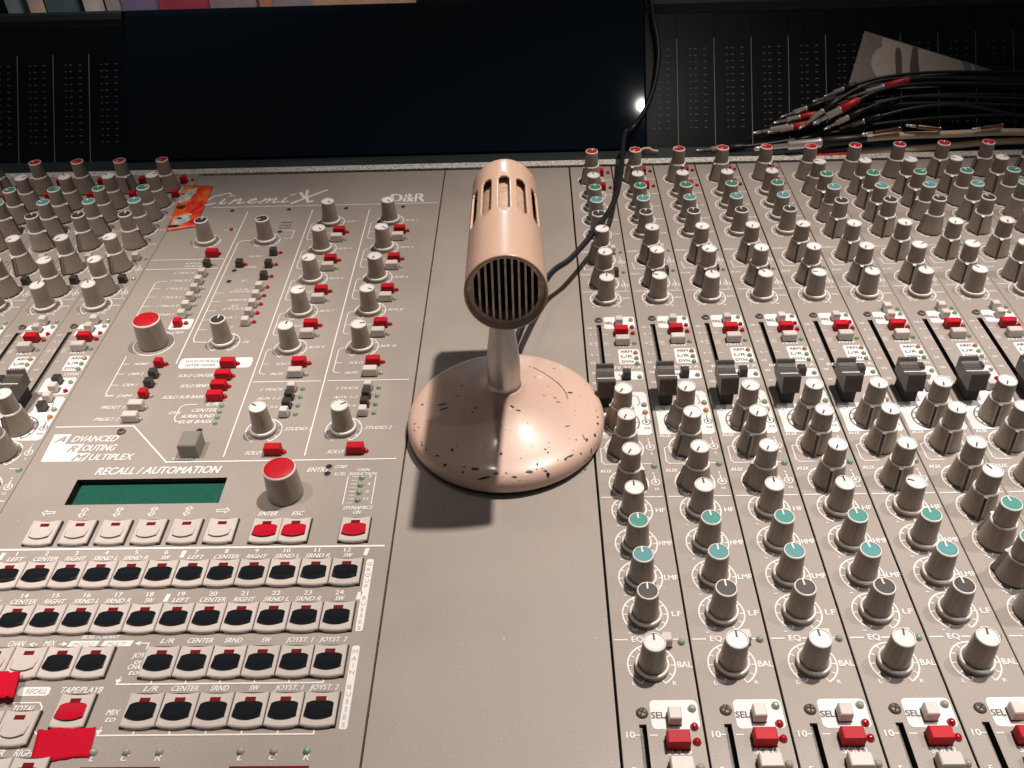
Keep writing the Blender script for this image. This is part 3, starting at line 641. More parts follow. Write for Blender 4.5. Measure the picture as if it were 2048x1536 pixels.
for y in (-3.75, -4.23, -4.68): btn(master, -6.385, y, SM, BBLK); led(master, -6.245, y + .04, LEDR)
btn(master, -7.0, -4.19, SM, BBLK); led(master, -6.89, -4.16, LEDR)
for k in range(5): btn(master, -6.385, -5.09 - .30 * k, SM, BTN); led(master, -6.245, -5.04 - .30 * k, LEDR)
for y, m in ((-7.53, BRED), (-7.84, BBLK), (-8.10, BBLK), (-8.39, BRED)): btn(master, -7.665, y, SM, m)
led(master, -7.545, -7.51, LEDR); led(master, -7.54, -8.40, LEDC)
for y in (-8.71, -9.01): btn(master, -7.685, y, (.25, .14), BTN); led(master, -7.54, y, LEDC)
for y in (-7.57, -7.92, -8.21, -8.49): btn(master, -6.40, y, (.26, .14), BRED); led(master, -6.245, y + .04, LEDR)
for y in (-8.69, -8.84, -8.99, -9.13): led(master, -6.24, y, LEDG)
for k in range(4): led(master, -3.61, -10.46 - .158 * k, LEDG, .046)
for x0 in (-6.17, -4.43):
    for k in range(3): led(master, x0 + .39 * k, -14.94, LEDC if x0 < -5 else (LEDC, LEDC, LEDG)[k], .046)
def talk():
    b = MB(); b.box(-.15, -.18, 0, .15, .18, .28, TBK, bev=.02); return b.mesh("talkback_button")
TBK = mat("talkback_grey", (.22, .205, .185), .45)
put("button", talk(), master, (-6.43, -9.78, 0), label="large grey talkback button")
for x, y in ((-7.75, -1.80), (-6.45, -1.80), (-5.14, -1.80), (-3.84, -1.79), (-7.09, -4.78), (-7.08, -4.37), (-6.45, -2.81), (-4.165, -10.20), (-4.165, -10.355), (-6.46, -9.30)):
    put("screw_hole", cache('hole', hole_mesh), master, (x, y, 0))
put("screw", cache('screw', screw_mesh), master, (-7.76, -9.30, 0), .4)
def key(x, y, kind): put("illuminated_key", key_mesh(kind), master, (x, y, 0))
for k in range(6): key(-8.165 + .527 * k, -11.52, 'plain')
for x in (-4.87, -4.445, -3.57): key(x, -11.53, 'red')
for k in range(12): key(-3.585 - P_ * k, -12.30, 'black'); key(-3.585 - P_ * k, -13.05, 'black')
for k in range(6): key(-3.585 - P_ * k, -13.73, 'black'); key(-3.585 - P_ * k, -14.41, 'black')
for k in range(5): key(-6.61 - P_ * k, -13.72, 'black' if k < 2 else 'plain')
key(-6.61, -14.41, 'red'); key(-7.21, -14.63, 'plain'); key(-7.64, -14.63, 'plain')
for k in range(4): key(-6.85 - P_ * k, -15.24, 'black')

# ---- rear trim and meter bridge
b = MB()
b.box(-16.3, .0, -.2, 14.6, .07, -.06, DARK); b.box(-16.3, .07, -.2, 14.6, .33, .03, SILV, bev=.02); put("trim_strip", b.mesh("trim_strip"), console)
b = MB(); b.box(-16.3, .33, -.2, 14.6, .95, .01, LEDGE); put("ledge", b.mesh("ledge"), console)
FO, FD, FN = Vector((0, .92, 0)), Vector((0, .632, .775)), Vector((0, -.775, .632))
def fp(x, v, w_=0): return FO + Vector((x, 0, 0)) + FD * v + FN * w_
def fbox(b, x0, v0, x1, v1, w0, w1, m, mt=None):
    q = [(x0, v0), (x1, v0), (x1, v1), (x0, v1)]; lo = [fp(x, v, w0) for x, v in q]; hi = [fp(x, v, w1) for x, v in q]
    for k in range(4): b.face([lo[k], lo[(k + 1) % 4], hi[(k + 1) % 4], hi[k]], m)
    b.face(hi, mt or m)
VT = 3.80
b = MB(); fbox(b, -16.3, -.3, 14.6, 3.35, -1.4, -.03, BRM)
prof = [(3.35, -.03), (3.42, .03), (3.55, .10), (3.70, .10), (3.79, .03), (VT, -.12), (3.7, -.9), (3.5, -1.4)]
for x0, x1 in ((-16.3, -11.13), (1.98, 14.6)):
    for (v0, w0), (v1, w1) in zip(prof, prof[1:]):
        b.face([fp(x0, v0, w0), fp(x1, v0, w0), fp(x1, v1, w1), fp(x0, v1, w1)], BRM, True)
bridge = put("meter_bridge", b.mesh("meter_bridge"), console)
b = MB()   # glossy centre section with a rounded right end
def gl(x0, x1, w1):
    pass
n = 8; pr = [(-11.09, -.03), (-11.09, .10), (-11.05, .13)] + [(1.90 + .07 * math.sin(R(90 * k / n)), .13 - .16 * (1 - math.cos(R(90 * k / n)))) for k in range(n + 1)]
vr = [(0.0, 0), (.04, 0), (3.4, 0), (3.62, -.02), (3.78, -.10), (3.80, -.25), (3.7, -1.2)]
vv = [[fp(x, v, w_ + dw) for x, w_ in pr] for v, dw in vr]
for a, c in zip(vv, vv[1:]):
    for k in range(len(pr) - 1): b.face([a[k], a[k + 1], c[k + 1], c[k]], GLOSS, k > 2)
put("centre_panel", b.mesh("centre_panel"), bridge)
def meter_mesh():
    b = MB(); W2 = .915
    fb = lambda x0, v0, x1, v1, w_, m: b.face([Vector((x, 0, 0)) + FD * v + FN * w_ for x, v in ((x0, v0), (x1, v0), (x1, v1), (x0, v1))], m)
    fb(-W2 + .01, -.02, 0, 3.35, 0, METER)
    fb(-.018, -.02, .004, 2.72, .006, MLINE)
    for r_ in range(13):
        v = 2.46 - .163 * r_
        for x, wd in ((-.60, .05), (-.47, .07), (-.235, .07)):
            b.face([Vector((xx, 0, 0)) + FD * vv_ + FN * .006 for xx, vv_ in ((x - wd / 2, v - .014), (x + wd / 2, v - .014), (x + wd / 2, v + .014), (x - wd / 2, v + .014))], MARK)
        if r_ % 2: 
            b.face([Vector((xx, 0, 0)) + FD * vv_ + FN * .006 for xx, vv_ in ((-.63, v - .022), (-.60, v - .022), (-.60, v + .02), (-.63, v + .02))], MARK)
    return b.mesh("level_meter")
for k in range(6): put("level_meter", cache('meter', meter_mesh), bridge, fp(-11.10 - .915 * k, 0, -.005))
for k in range(13): put("level_meter", cache('meter', meter_mesh), bridge, fp(2.75 + .915 * k, 0, -.005))

# ------------------------------------------------------------------ desktop microphone
PINK = mat("chipped_pink_enamel", (.70, .485, .39), .40, coat=.3, coatr=.12)
def chips(m):
    nt = m.node_tree; b_ = nt.nodes["Principled BSDF"]
    tc = nt.nodes.new("ShaderNodeTexCoord"); mp = nt.nodes.new("ShaderNodeMapping"); mp.inputs["Scale"].default_value = (1, 1.9, 1)
    n = nt.nodes.new("ShaderNodeTexNoise"); n.inputs["Scale"].default_value = 330; n.inputs["Detail"].default_value = 3; n.inputs["Roughness"].default_value = .6
    n2 = nt.nodes.new("ShaderNodeTexNoise"); n2.inputs["Scale"].default_value = 45
    nt.links.new(tc.outputs["Object"], mp.inputs[0]); nt.links.new(mp.outputs[0], n.inputs["Vector"]); nt.links.new(tc.outputs["Object"], n2.inputs["Vector"])
    ad = nt.nodes.new("ShaderNodeMath"); ad.operation = 'MULTIPLY_ADD'; ad.inputs[1].default_value = .22
    nt.links.new(n2.outputs[0], ad.inputs[0]); nt.links.new(n.outputs[0], ad.inputs[2])
    cr = nt.nodes.new("ShaderNodeMapRange"); cr.inputs[1].default_value = .815; cr.inputs[2].default_value = .83
    nt.links.new(ad.outputs[0], cr.inputs[0])
    mx = nt.nodes.new("ShaderNodeMix"); mx.data_type = 'RGBA'; mx.inputs[6].default_value = (.70, .485, .39, 1); mx.inputs[7].default_value = (.035, .02, .015, 1)
    nt.links.new(cr.outputs[0], mx.inputs[0]); nt.links.new(mx.outputs[2], b_.inputs["Base Color"])
    g = nt.nodes.new("ShaderNodeTexNoise"); g.inputs["Scale"].default_value = 900; bp = nt.nodes.new("ShaderNodeBump"); bp.inputs["Strength"].default_value = .06; bp.inputs["Distance"].default_value = .0002
    nt.links.new(tc.outputs["Object"], g.inputs["Vector"]); nt.links.new(g.outputs[0], bp.inputs["Height"]); nt.links.new(bp.outputs[0], b_.inputs["Normal"])
chips(PINK)
PINKH = mat("pink_enamel", (.66, .44, .325), .34, noise=(900, .05), coat=.35, coatr=.10)
CHIP = mat("chipped_paint_dark", (.03, .018, .013), .5)
BX, BY = -1.40, -9.32
mic = root("microphone", "pink tabletop microphone with slotted barrel head on chipped round base", "microphone", (BX, BY, 0))
def dome_z(r):   # base profile height
    pts = DOME[4:]; r = min(r, 1.585)
    for (r0, z0), (r1, z1) in zip(pts, pts[1:]):
        if r1 <= r <= r0: return z0 + (z1 - z0) * (r0 - r) / max(1e-6, r0 - r1)
    return pts[-1][1]
DOME = [(1.52, .0), (1.52, .05), (1.56, .055), (1.583, .09), (1.59, .16), (1.583, .23), (1.56, .285), (1.52, .330), (1.465, .358)] + [(q, .835 - .292 * math.log(q / .3)) for q in (1.38, 1.25, 1.1, .95, .8, .68, .56, .46, .38, .33)] + [(.29, .865), (.265, .90), (0, .90)]
b = MB(); b.lathe([(r_, z_, DARK if z_ < .06 else PINK) for r_, z_ in DOME], 96)
rnd = random.Random(3)
def chip(px, py, l, wd, ang):
    """irregular flake lying on the dome"""
    n = 9; pts = []
    for k in range(n):
        a = 2 * math.pi * k / n; x = math.cos(a) * l / 2 * rnd.uniform(.75, 1.1); y = math.sin(a) * wd / 2 * rnd.uniform(.55, 1.2)
        X = px + x * math.cos(ang) - y * math.sin(ang); Y = py + x * math.sin(ang) + y * math.cos(ang)
        pts.append((X, Y, dome_z(math.hypot(X, Y)) + .005))
    c0 = (px, py, dome_z(math.hypot(px, py)) + .006)
    for k in range(n): b.face([c0, pts[k], pts[(k + 1) % n]], CHIP)
# chips measured on the photo: (x, y, length, width, angle) relative to the base centre
CH = [(-1.02, .02, .20, .035, -.15), (-.98, -.10, .17, .03, .05), (-.72, .42, .06, .03, 0), (-.80, -.98, .06, .05, 1), (-.43, -1.36, .13, .07, -.1), (.02, -.10, .11, .035, .4), (.04, -.2, .08, .03, .3),
      (.16, .22, .04, .07, .2), (.12, -.38, .08, .03, -.3), (.22, -.42, .09, .025, 0), (1.05, .28, .10, .035, .1), (.98, -.52, .10, .02, .4), (1.22, -.70, .02, .12, .3), (1.33, -.86, .02, .09, -.2),
      (.98, -1.1, .2, .03, .6), (.92, -1.16, .06, .03, .6), (.50, -1.30, .04, .06, 0), (.38, -1.42, .12, .05, .1), (-.12, -1.45, .09, .04, 0), (-.05, -1.12, .05, .05, 0), (.62, -1.02, .05, .03, -.4), (.66, -1.07, .04, .025, -.2),
      (1.40, -.60, .05, .05, 0), (1.46, -.35, .04, .06, 0), (1.47, -.2, .03, .04, 0), (.62, .02, .05, .02, -.3), (.80, .05, .06, .02, -.2), (.84, -.04, .09, .015, .1), (-.45, -.30, .04, .04, .8), (-.50, -.36, .04, .03, 0),
      (-1.35, .12, .06, .03, .4), (-.75, .12, .04, .03, .6), (.48, .55, .05, .02, .5), (.80, .98, .06, .02, 0), (-.28, -1.0, .02, .02, 0), (.70, .32, .025, .03, 0), (-.9, -1.22, .05, .05, 0), (-.62, -1.38, .05, .03, 0), (-.2, .9, .05, .02, .8),
      (1.28, -.98, .05, .04, .5), (1.22, -1.05, .03, .03, .5), (1.1, -.78, .03, .03, 0), (-1.44, -.3, .03, .03, 0), (-.3, -1.5, .2, .03, .05), (.15, -1.5, .1, .025, 0), (.25, -1.2, .03, .02, 0)]
for q in CH: chip(*q)
for _ in range(26):                    # wear gathered along the rim
    a_ = rnd.uniform(-2.95, .35); r_ = rnd.uniform(1.42, 1.575); l_ = rnd.choice((.02, .03, .04, .07)); chip(r_ * math.cos(a_), r_ * math.sin(a_), l_, l_ * rnd.uniform(.35, .8), a_ + math.pi / 2 + rnd.uniform(-.5, .5))
for _ in range(14):
    a_ = rnd.uniform(-3.1, 3.1); r_ = rnd.uniform(.4, 1.4); chip(r_ * math.cos(a_), r_ * math.sin(a_), .022, .016, a_)
# long curved scratch
sc_pts = [(.45 + .55 * math.sin(t), .95 - .0 - t * .55) for t in [k * .12 for k in range(14)]]
for (x0, y0), (x1, y1) in zip(sc_pts, sc_pts[1:]):
    zz = lambda x, y: dome_z(math.hypot(x, y)) + .006
    b.face([(x0 - .005, y0, zz(x0, y0)), (x1 - .005, y1, zz(x1, y1)), (x1 + .007, y1, zz(x1, y1)), (x0 + .007, y0, zz(x0, y0))], CHIP)
put("base", b.mesh("base"), mic, (BX, BY, 0))
b = MB(); b.lathe([(.266, .85, CHIP), (.274, .868, ALU), (.268, .90, ALU), (.258, .91, ALU), (.258, 1.0, ALU), (.256, 1.30, ALU), (.248, 1.48, ALU), (.228, 1.68, ALU), (.200, 1.88, ALU), (.178, 2.08, ALU), (.165, 2.3, ALU), (.16, 3.0, ALU)], 48)
put("stem", b.mesh("stem"), mic, (BX, BY, 0))
# head shell: tube with slots
F0, F1 = Vector((-1.27, -10.62, 3.46)), Vector((-1.36, -6.80, 3.02))
ax = (F1 - F0); HL = ax.length; az = ax.normalized(); axx = Vector((1, 0, 0)); axx = (axx - az * axx.dot(az)).normalized(); ay = az.cross(axx) * -1
if ay.z < 0: ay = -ay
def hp(r_, th, t): return F0 + az * (t * HL) + axx * (r_ * math.cos(th)) + ay * (r_ * math.sin(th))
NR = .545; NA = 120
ts = [0, .012, .03, .10, .2, .3, .36, .41, .425, .46, .53, .61, .69, .745, .76, .82, .90, .945, .965, .982, .995, 1.0]
def rad(t):
    if t > .94: return NR * .955 - (.10 * ((t - .94) / .06) ** 2.2)
    return NR * (1 - .045 * (t / .94))
b = MB(); V = [[b.bm.verts.new(hp(rad(t), 2 * math.pi * k / NA, t)) for k in range(NA)] for t in ts]
i = b.mi(PINKH)
for j in range(len(ts) - 1):
    for k in range(NA):
        ph = (k + .5) % 10; slot = (.409 <= ts[j] and ts[j + 1] <= .761); wide = .424 <= ts[j] and ts[j + 1] <= .746
        if slot and (abs(((k + .5 + 5) % 10) - 5) < (2.1 if not wide else 3.0)): continue
        f = b.bm.faces.new([V[j][k], V[j + 1][k], V[j + 1][(k + 1) % NA], V[j][(k + 1) % NA]]); f.material_index = i; f.smooth = True
f = b.bm.faces.new(V[-1][::-1]); f.material_index = i
bmesh.ops.recalc_face_normals(b.bm, faces=b.bm.faces[:])
shell = put("head_shell", b.mesh("head_shell"), mic, (0, 0, 0)); 
so = shell.modifiers.new("thickness", 'SOLIDIFY'); so.thickness = .036 * S; so.offset = -1
bv = shell.modifiers.new("edges", 'BEVEL'); bv.width = .010 * S; bv.segments = 2; bv.limit_method = 'ANGLE'; bv.angle_limit = R(50)
# inner sleeve seen through the slots
b = MB(); INN = mat("inner_sleeve_tan", (.50, .34, .25), .5, noise=(300, .2))
V = [[b.bm.verts.new(hp(.40, 2 * math.pi * k / 48, t)) for k in range(48)] for t in (.13, .95)]
for k in range(48):
    f = b.bm.faces.new([V[0][k], V[1][k], V[1][(k + 1) % 48], V[0][(k + 1) % 48]]); f.material_index = b.mi(INN); f.smooth = True
put("inner_sleeve", b.mesh("inner_sleeve"), mic, (0, 0, 0))
# front rim ring
b = MB(); RIM = mat("worn_rim", (.46, .29, .20), .3, coat=.3)
b.tube([hp(NR - .022, 2 * math.pi * k / 64, .002) for k in range(65)], .021, RIM, 8); put("rim", b.mesh("rim"), mic, (0, 0, 0))
# grille: recessed plate with vertical slots
b = MB(); GR = mat("grille_metal", (.86, .70, .55), .38, metal=.1, noise=(260, .3)); GI = .505; t0 = .024
def hq(x, y, t): return F0 + az * (t * HL) + axx * x + ay * y
nb = 11; pit = .086; hs = .029
for k in range(-6, 7):         # bars between slots
    xc = k * pit; x0, x1 = xc - (pit / 2 - hs), xc + (pit / 2 - hs); yy = math.sqrt(max(.0, (GI - .01) ** 2 - xc * xc))
    if yy < .05: continue
    for (a, c, m_) in (((x0, t0), (x1, t0), GR), ((x1, t0), (x1, t0 + .02), GR), ((x0, t0 + .02), (x0, t0), GR)):
        b.face([hq(a[0], -yy, a[1]), hq(c[0], -yy, c[1]), hq(c[0], yy, c[1]), hq(a[0], yy, a[1])], m_)
def slotlen(x): return math.sqrt(max(0, .445 ** 2 - x * x))
def outer(x): return math.sqrt(max(0, GI ** 2 - x * x))
N_ = 96                          # plate beyond the slot ends
for k in range(N_):
    xa, xb = -GI + 2 * GI * k / N_, -GI + 2 * GI * (k + 1) / N_; xm = (xa + xb) / 2
    for s_ in (-1, 1):
        la, lb = (slotlen(xm),) * 2
        b.face([hq(xa, s_ * la, t0 + .001), hq(xb, s_ * lb, t0 + .001), hq(xb, s_ * outer(xb), t0 + .001), hq(xa, s_ * outer(xa), t0 + .001)], GR)
put("grille", b.mesh("grille"), mic, (0, 0, 0))
b = MB(); V = [b.bm.verts.new(hq(.485 * math.cos(2 * math.pi * k / 48), .485 * math.sin(2 * math.pi * k / 48), .12)) for k in range(48)]
f = b.bm.faces.new(V); f.material_index = b.mi(DARK); put("capsule_screen", b.mesh("capsule_screen"), mic, (0, 0, 0))
b = MB(); b.lathe([(.16, 2.8, ALU), (.23, 2.83, ALU), (.25, 2.92, PINKH), (.25, 3.0, PINKH)], 32); put("swivel_collar", b.mesh("swivel_collar"), mic, (BX, BY, 0))
# cable
def smooth(pts, n=6):
    pts = [Vector(p) for p in pts]; out = []
    for k in range(len(pts) - 1):
        p0, p1, p2, p3 = pts[max(k - 1, 0)], pts[k], pts[k + 1], pts[min(k + 2, len(pts) - 1)]
        for q in range(n):
            t = q / n; out.append(.5 * ((2 * p1) + (-p0 + p2) * t + (2 * p0 - 5 * p1 + 4 * p2 - p3) * t * t + (-p0 + 3 * p1 - 3 * p2 + p3) * t ** 3))
    return out + [pts[-1]]
cb = [(-1.36, -9.10, 1.10), (-1.25, -8.45, .98), (-.98, -7.1, .80), (-.58, -5.75, .66), (-.17, -5.12, .60), (.37, -4.04, .60), (.81, -2.97, .62), (1.06, -1.75, .65), (1.2, -.6, .62), (1.34, .4, .66),
      fp(1.55, .40, .36), fp(1.85, .80, .34), fp(2.12, 1.45, .30), fp(2.24, 2.1, .26), fp(2.24, 2.6, .22), fp(2.16, 3.1, .2), fp(2.10, 3.6, .22), fp(2.05, 4.05, .1), fp(2.02, 4.4, -.4)]
b = MB(); b.tube(smooth(cb), .058, RUBK, 14); put("cable", b.mesh("cable"), mic, (0, 0, 0))

# ------------------------------------------------------------------ red tape
TAPE = mat("red_cloth_tape", (.54, .004, .022), .75, spec=.12, noise=(2500, .12), bump=(2500, .6))
def sheet(name, quad, thick, m, label, cat, n=14, jag=.012, lift=.0, seed=1, z0=.01, group=None):
    rnd = random.Random(seed); TL, TR, BR_, BL_ = [Vector((*q, 0)) for q in quad]; b = MB()
    jt = [rnd.uniform(-jag, jag) for _ in range(n + 1)]; jb = [rnd.uniform(-jag, jag) for _ in range(n + 1)]; m_ = 8
    c0 = (TL + TR + BR_ + BL_) / 4
    def P(u, v, top):
        a = TL.lerp(TR, u); c = BL_.lerp(BR_, u); k = int(round(u * n)); p = a.lerp(c, v) + Vector((0, jt[k] * (1 - v) + jb[k] * v, 0))
        p.z = z0 + (thick if top else 0) + lift * ((1 - v) ** 2) * (.6 + .4 * math.sin(u * 5)) ; return p - Vector((c0.x, c0.y, 0))
    T = [[b.bm.verts.new(P(i_ / n, j / m_, 1)) for i_ in range(n + 1)] for j in range(m_ + 1)]
    B_ = [[b.bm.verts.new(P(i_ / n, j / m_, 0)) for i_ in range(n + 1)] for j in range(m_ + 1)]; mi = b.mi(m)
    for j in range(m_):
        for i_ in range(n):
            for A, fl in ((T, 1), (B_, -1)):
                f = b.bm.faces.new([A[j][i_], A[j + 1][i_], A[j + 1][i_ + 1], A[j][i_ + 1]][::fl]); f.material_index = mi; f.smooth = True
    edge = [(0, k) for k in range(n + 1)] + [(j, n) for j in range(1, m_ + 1)] + [(m_, k) for k in range(n - 1, -1, -1)] + [(j, 0) for j in range(m_ - 1, 0, -1)]
    for (a, c), (d, e) in zip(edge, edge[1:] + edge[:1]):
        f = b.bm.faces.new([T[a][c], T[d][e], B_[d][e], B_[a][c]]); f.material_index = mi
    return put(name, b.mesh(name), None, (c0.x, c0.y, 0), 0, label, cat, group)
sheet("red_tape", [(-6.93, -14.68), (-6.25, -14.63), (-6.20, -14.99), (-6.88, -15.07)], .012, TAPE, "strip of red cloth tape stuck below the red key marked for tape playback", "tape", lift=.05, seed=2, group="pieces of red tape")
sheet("red_tape", [(-8.0, -13.94), (-7.43, -13.92), (-7.36, -14.28), (-7.94, -14.27)], .012, TAPE, "torn red tape at the left picture edge above the word TOTAL", "tape", seed=5, z0=.125, jag=.02, group="pieces of red tape")

# ------------------------------------------------------------------ orange picture card on the desk
CARD = bpy.data.materials.new("printed_picture"); CARD.use_nodes = True; nt = CARD.node_tree; pb = nt.nodes["Principled BSDF"]; pb.inputs["Roughness"].default_value = .35
tc = nt.nodes.new("ShaderNodeTexCoord"); mp = nt.nodes.new("ShaderNodeMapping"); mp.inputs["Scale"].default_value = (1, .6, 1); mp.inputs["Rotation"].default_value = (0, 0, .5)
n = nt.nodes.new("ShaderNodeTexNoise"); n.inputs["Scale"].default_value = 75; n.inputs["Detail"].default_value = 5; n.inputs["Distortion"].default_value = .8
cr = nt.nodes.new("ShaderNodeValToRGB"); e = cr.color_ramp.elements; e[0].position = .36; e[0].color = (.55, .01, .02, 1); e[1].position = .66; e[1].color = (.80, .33, .05, 1)
x = cr.color_ramp.elements.new(.5); x.color = (.78, .07, .025, 1)
nt.links.new(tc.outputs["Object"], mp.inputs[0]); nt.links.new(mp.outputs[0], n.inputs["Vector"]); nt.links.new(n.outputs[0], cr.inputs[0]); nt.links.new(cr.outputs[0], pb.inputs["Base Color"])
PALE = mat("picture_pale", (.44, .50, .48), .4, noise=(220, .35)); PDK = mat("picture_dark", (.05, .02, .02), .4); POR = mat("picture_orange", (.80, .09, .025), .4, noise=(300, .15))
card = sheet("picture_card", [(-9.22, -.52), (-8.50, -.60), (-8.40, -2.52), (-9.0, -2.69)], .014, CARD, "small orange and red picture card lying across the groove beside the rear left knobs", "picture card", jag=0, lift=.01)
def blob(b, cx, cy, rx, ry, z_, m, seed, n=18, rot=0):
    rnd = random.Random(seed); P = []
    for k in range(n):
        a = 2 * math.pi * k / n; q = rnd.uniform(.75, 1.15); x_, y_ = rx * q * math.cos(a), ry * q * math.sin(a); P.append((cx + x_ * math.cos(rot) - y_ * math.sin(rot), cy + x_ * math.sin(rot) + y_ * math.cos(rot), z_))
    b.face(P, m)
b = MB(); c0 = (-8.78, -1.58)
for cx, cy, rx, ry, m_, sd, ro in ((-8.80, -2.22, .17, .30, PALE, 2, -.5), (-8.98, -1.05, .14, .40, PALE, 3, -.2), (-8.86, -2.15, .06, .05, PDK, 4, 0), (-8.90, -2.50, .13, .05, PDK, 5, .1), (-8.98, -1.62, .10, .09, PDK, 6, .2)):
    blob(b, cx - c0[0], cy - c0[1], rx, ry, .030 + sd * .0012, m_, sd, rot=ro)
put("printed_figure", b.mesh("printed_figure"), card, (-8.78, -1.58, 0))

# ------------------------------------------------------------------ sepia print leaning on the bridge
b = MB(); PB = mat("sepia_dark", (.42, .33, .29), .35, noise=(300, .10)); PL = mat("sepia_light", (.86, .71, .60), .35, noise=(200, .06)); PM = mat("sepia_line", (.20, .155, .13), .4)
def ff(b, pts, w_, m_): b.face([fp(x_, v_, w_) - PC for x_, v_ in pts], m_)
PC = fp(8.6, 1.2, .1)
def px2(u, v):   # measured coordinates of the print: u along its top edge 0..1, v down its left edge
    a, du, dv = (7.34, 2.76), (3.68, -1.24), (-.62, -1.95); return (a[0] + du[0] * u + dv[0] * v, a[1] + du[1] * u + dv[1] * v)
q = [(7.34, 2.76), (6.89, 1.34), (7.3, 1.30), (10.2, 1.36), (11.02, 1.52)]
fbx = [fp(x_, v_, .07) - PC for x_, v_ in q]; b.face(fbx, PB)
for k in range(5):
    a, c = q[k], q[(k + 1) % 5]; b.face([fp(*a, .07) - PC, fp(*c, .07) - PC, fp(*c, .05) - PC, fp(*a, .05) - PC], PL)
def poly(lst, w_, m_):
    P = [Vector((*px2(u, v), 0)) for u, v in lst]; n_ = len(P); out = []
    for k in range(n_):              # rounded outline
        p0, p1, p2, p3 = P[k - 1], P[k], P[(k + 1) % n_], P[(k + 2) % n_]
        for q_ in range(5):
            t = q_ / 5; out.append(.5 * ((2 * p1) + (-p0 + p2) * t + (2 * p0 - 5 * p1 + 4 * p2 - p3) * t * t + (-p0 + 3 * p1 - 3 * p2 + p3) * t ** 3))
    def clip(pts, f):
        res = []
        for a, c in zip(pts, pts[1:] + pts[:1]):
            fa, fc = f(a), f(c)
            if fa >= 0: res.append(a)
            if (fa >= 0) != (fc >= 0): res.append(a.lerp(c, fa / (fa - fc)))
        return res
    out = clip(out, lambda p: p.y - (1.33 + .012 * (p.x - 7.3))); out = clip(out, lambda p: (2.74 - .337 * (p.x - 7.34)) - p.y)
    if len(out) > 2: ff(b, [(p.x, p.y) for p in out], w_, m_)
poly([(.10, .20), (.16, .10), (.30, .06), (.42, .30), (.42, .60), (.30, .62), (.17, .50), (.10, .36)], .072, PL)
poly([(.12, .02), (.32, .02), (.38, .28), (.44, .50), (.62, .95), (.40, .98), (.30, .62), (.22, .35)], .0735, PL)
poly([(.36, .02), (.64, .02), (.78, .60), (.86, .98), (.60, .98), (.52, .60), (.40, .36)], .0745, PL)
poly([(.32, .02), (.35, .02), (.42, .33), (.56, .66), (.60, .96), (.56, .92), (.44, .58), (.35, .33)], .0755, PM)
poly([(.22, .10), (.26, .12), (.33, .55), (.30, .55), (.25, .30)], .0765, PM)
poly([(.66, .2), (.68, .25), (.73, .55), (.70, .62), (.66, .45)], .0768, PM)
poly([(.70, .02), (.72, .02), (.95, .8), (.90, .85)], .077, PL)
pr_ = put("sepia_print", b.mesh("sepia_print"), None, PC, 0, "brown sepia photographic print with pale limbs standing against the black meter panel", "photograph")

# ------------------------------------------------------------------ patch cables on the ledge
def patch(label, tip, back, tail, boot, cord, rs=1.0, end_plug=False):
    """tip, back: (x, v, w) of the plug's tip and of the end of its boot; tail: further cord points"""
    A, B_ = fp(*tip), fp(*back); d = (B_ - A); Ln = d.length; d.normalize()
    r_ = root("patch_cable", label, "patch cable", A, "patch cables heaped behind the knobs")
    P = lambda t: tuple(A + d * (Ln * t) - A)
    b = MB(); rr = .066 * rs
    ra = [.012, .8 * rr / 1.4, .8 * rr / 1.4, .55 * rr / 1.4, .9 * rr / 1.4, .9 * rr / 1.4]
    b.tube([P(t) for t in (0, .02, .05, .065, .08, .16)], 0, METAL, 10, radii=ra)
    b.tube([P(.16), P(.175)], .85 * rr / 1.4, DARK, 10); b.tube([P(.175), P(.30)], .9 * rr / 1.4, METAL, 10)
    b.tube([P(.30), P(.31), P(.56), P(.575), P(.59), P(.60)], 0, METAL, 12, radii=[rr * .9, rr * 1.15, rr * 1.15, rr * 1.35, rr * 1.35, rr])
    put("plug", b.mesh("plug"), r_, A)
    b = MB(); b.tube([P(.60), P(.61), P(.95), P(1.0)], 0, boot, 12, radii=[rr, rr * 1.35, rr * 1.2, rr * .8]); put("boot", b.mesh("boot"), r_, A)
    b = MB(); pts = [B_ - d * .05, B_] + [fp(*q) for q in tail]; pts = [p - A for p in pts]
    b.tube(smooth(pts), (.058 if cord is RUBB else .045) * rs, cord, 10); put("cord", b.mesh("cord"), r_, A)
T = 13.8
def tail(*p): return list(p)
patch("thick beige cable with a black boot, topmost of the pale cables", (4.45, -.20, .55), (7.16, -.02, .62), [(8.0, .02, .62), (9.2, .03, .62), (10.4, .05, .62), (12, -.03, .62), (T, -.1, .6)], RUBK, RUBB, 1.45)
patch("thick beige cable with a long red boot just behind the red capped knobs", (4.2, -.50, .42), (7.0, -.34, .42), [(8.0, -.28, .42), (9.3, -.20, .40), (10.8, -.12, .42), (T, -.25, .4)], RUBR, RUBB, 1.4)
patch("beige cable lying lowest among the pale cables, its plug hidden under the red boot", (5.6, -.62, .22), (7.3, -.55, .22), [(8.6, -.48, .22), (10.2, -.42, .2), (11.6, -.42, .2), (T, -.5, .2)], RUBK, RUBB, 1.15)
patch("black patch cable whose bright plug points farthest left along the silver trim", (3.12, -.13, .22), (4.35, -.06, .25), [(5.0, 0, .28), (5.8, .1, .32), (6.6, .22, .36), (8.0, .42, .4), (10.5, .5, .42), (T, .3, .4)], RUBK, RUBK, .95)
patch("black patch cable with long silver plug, lowest left of the fanned plugs", (4.48, .24, .30), (5.95, .46, .36), [(6.9, .74, .42), (7.9, .95, .48), (9.6, 1.0, .5), (T, .8, .5)], RUBK, RUBK, .95)
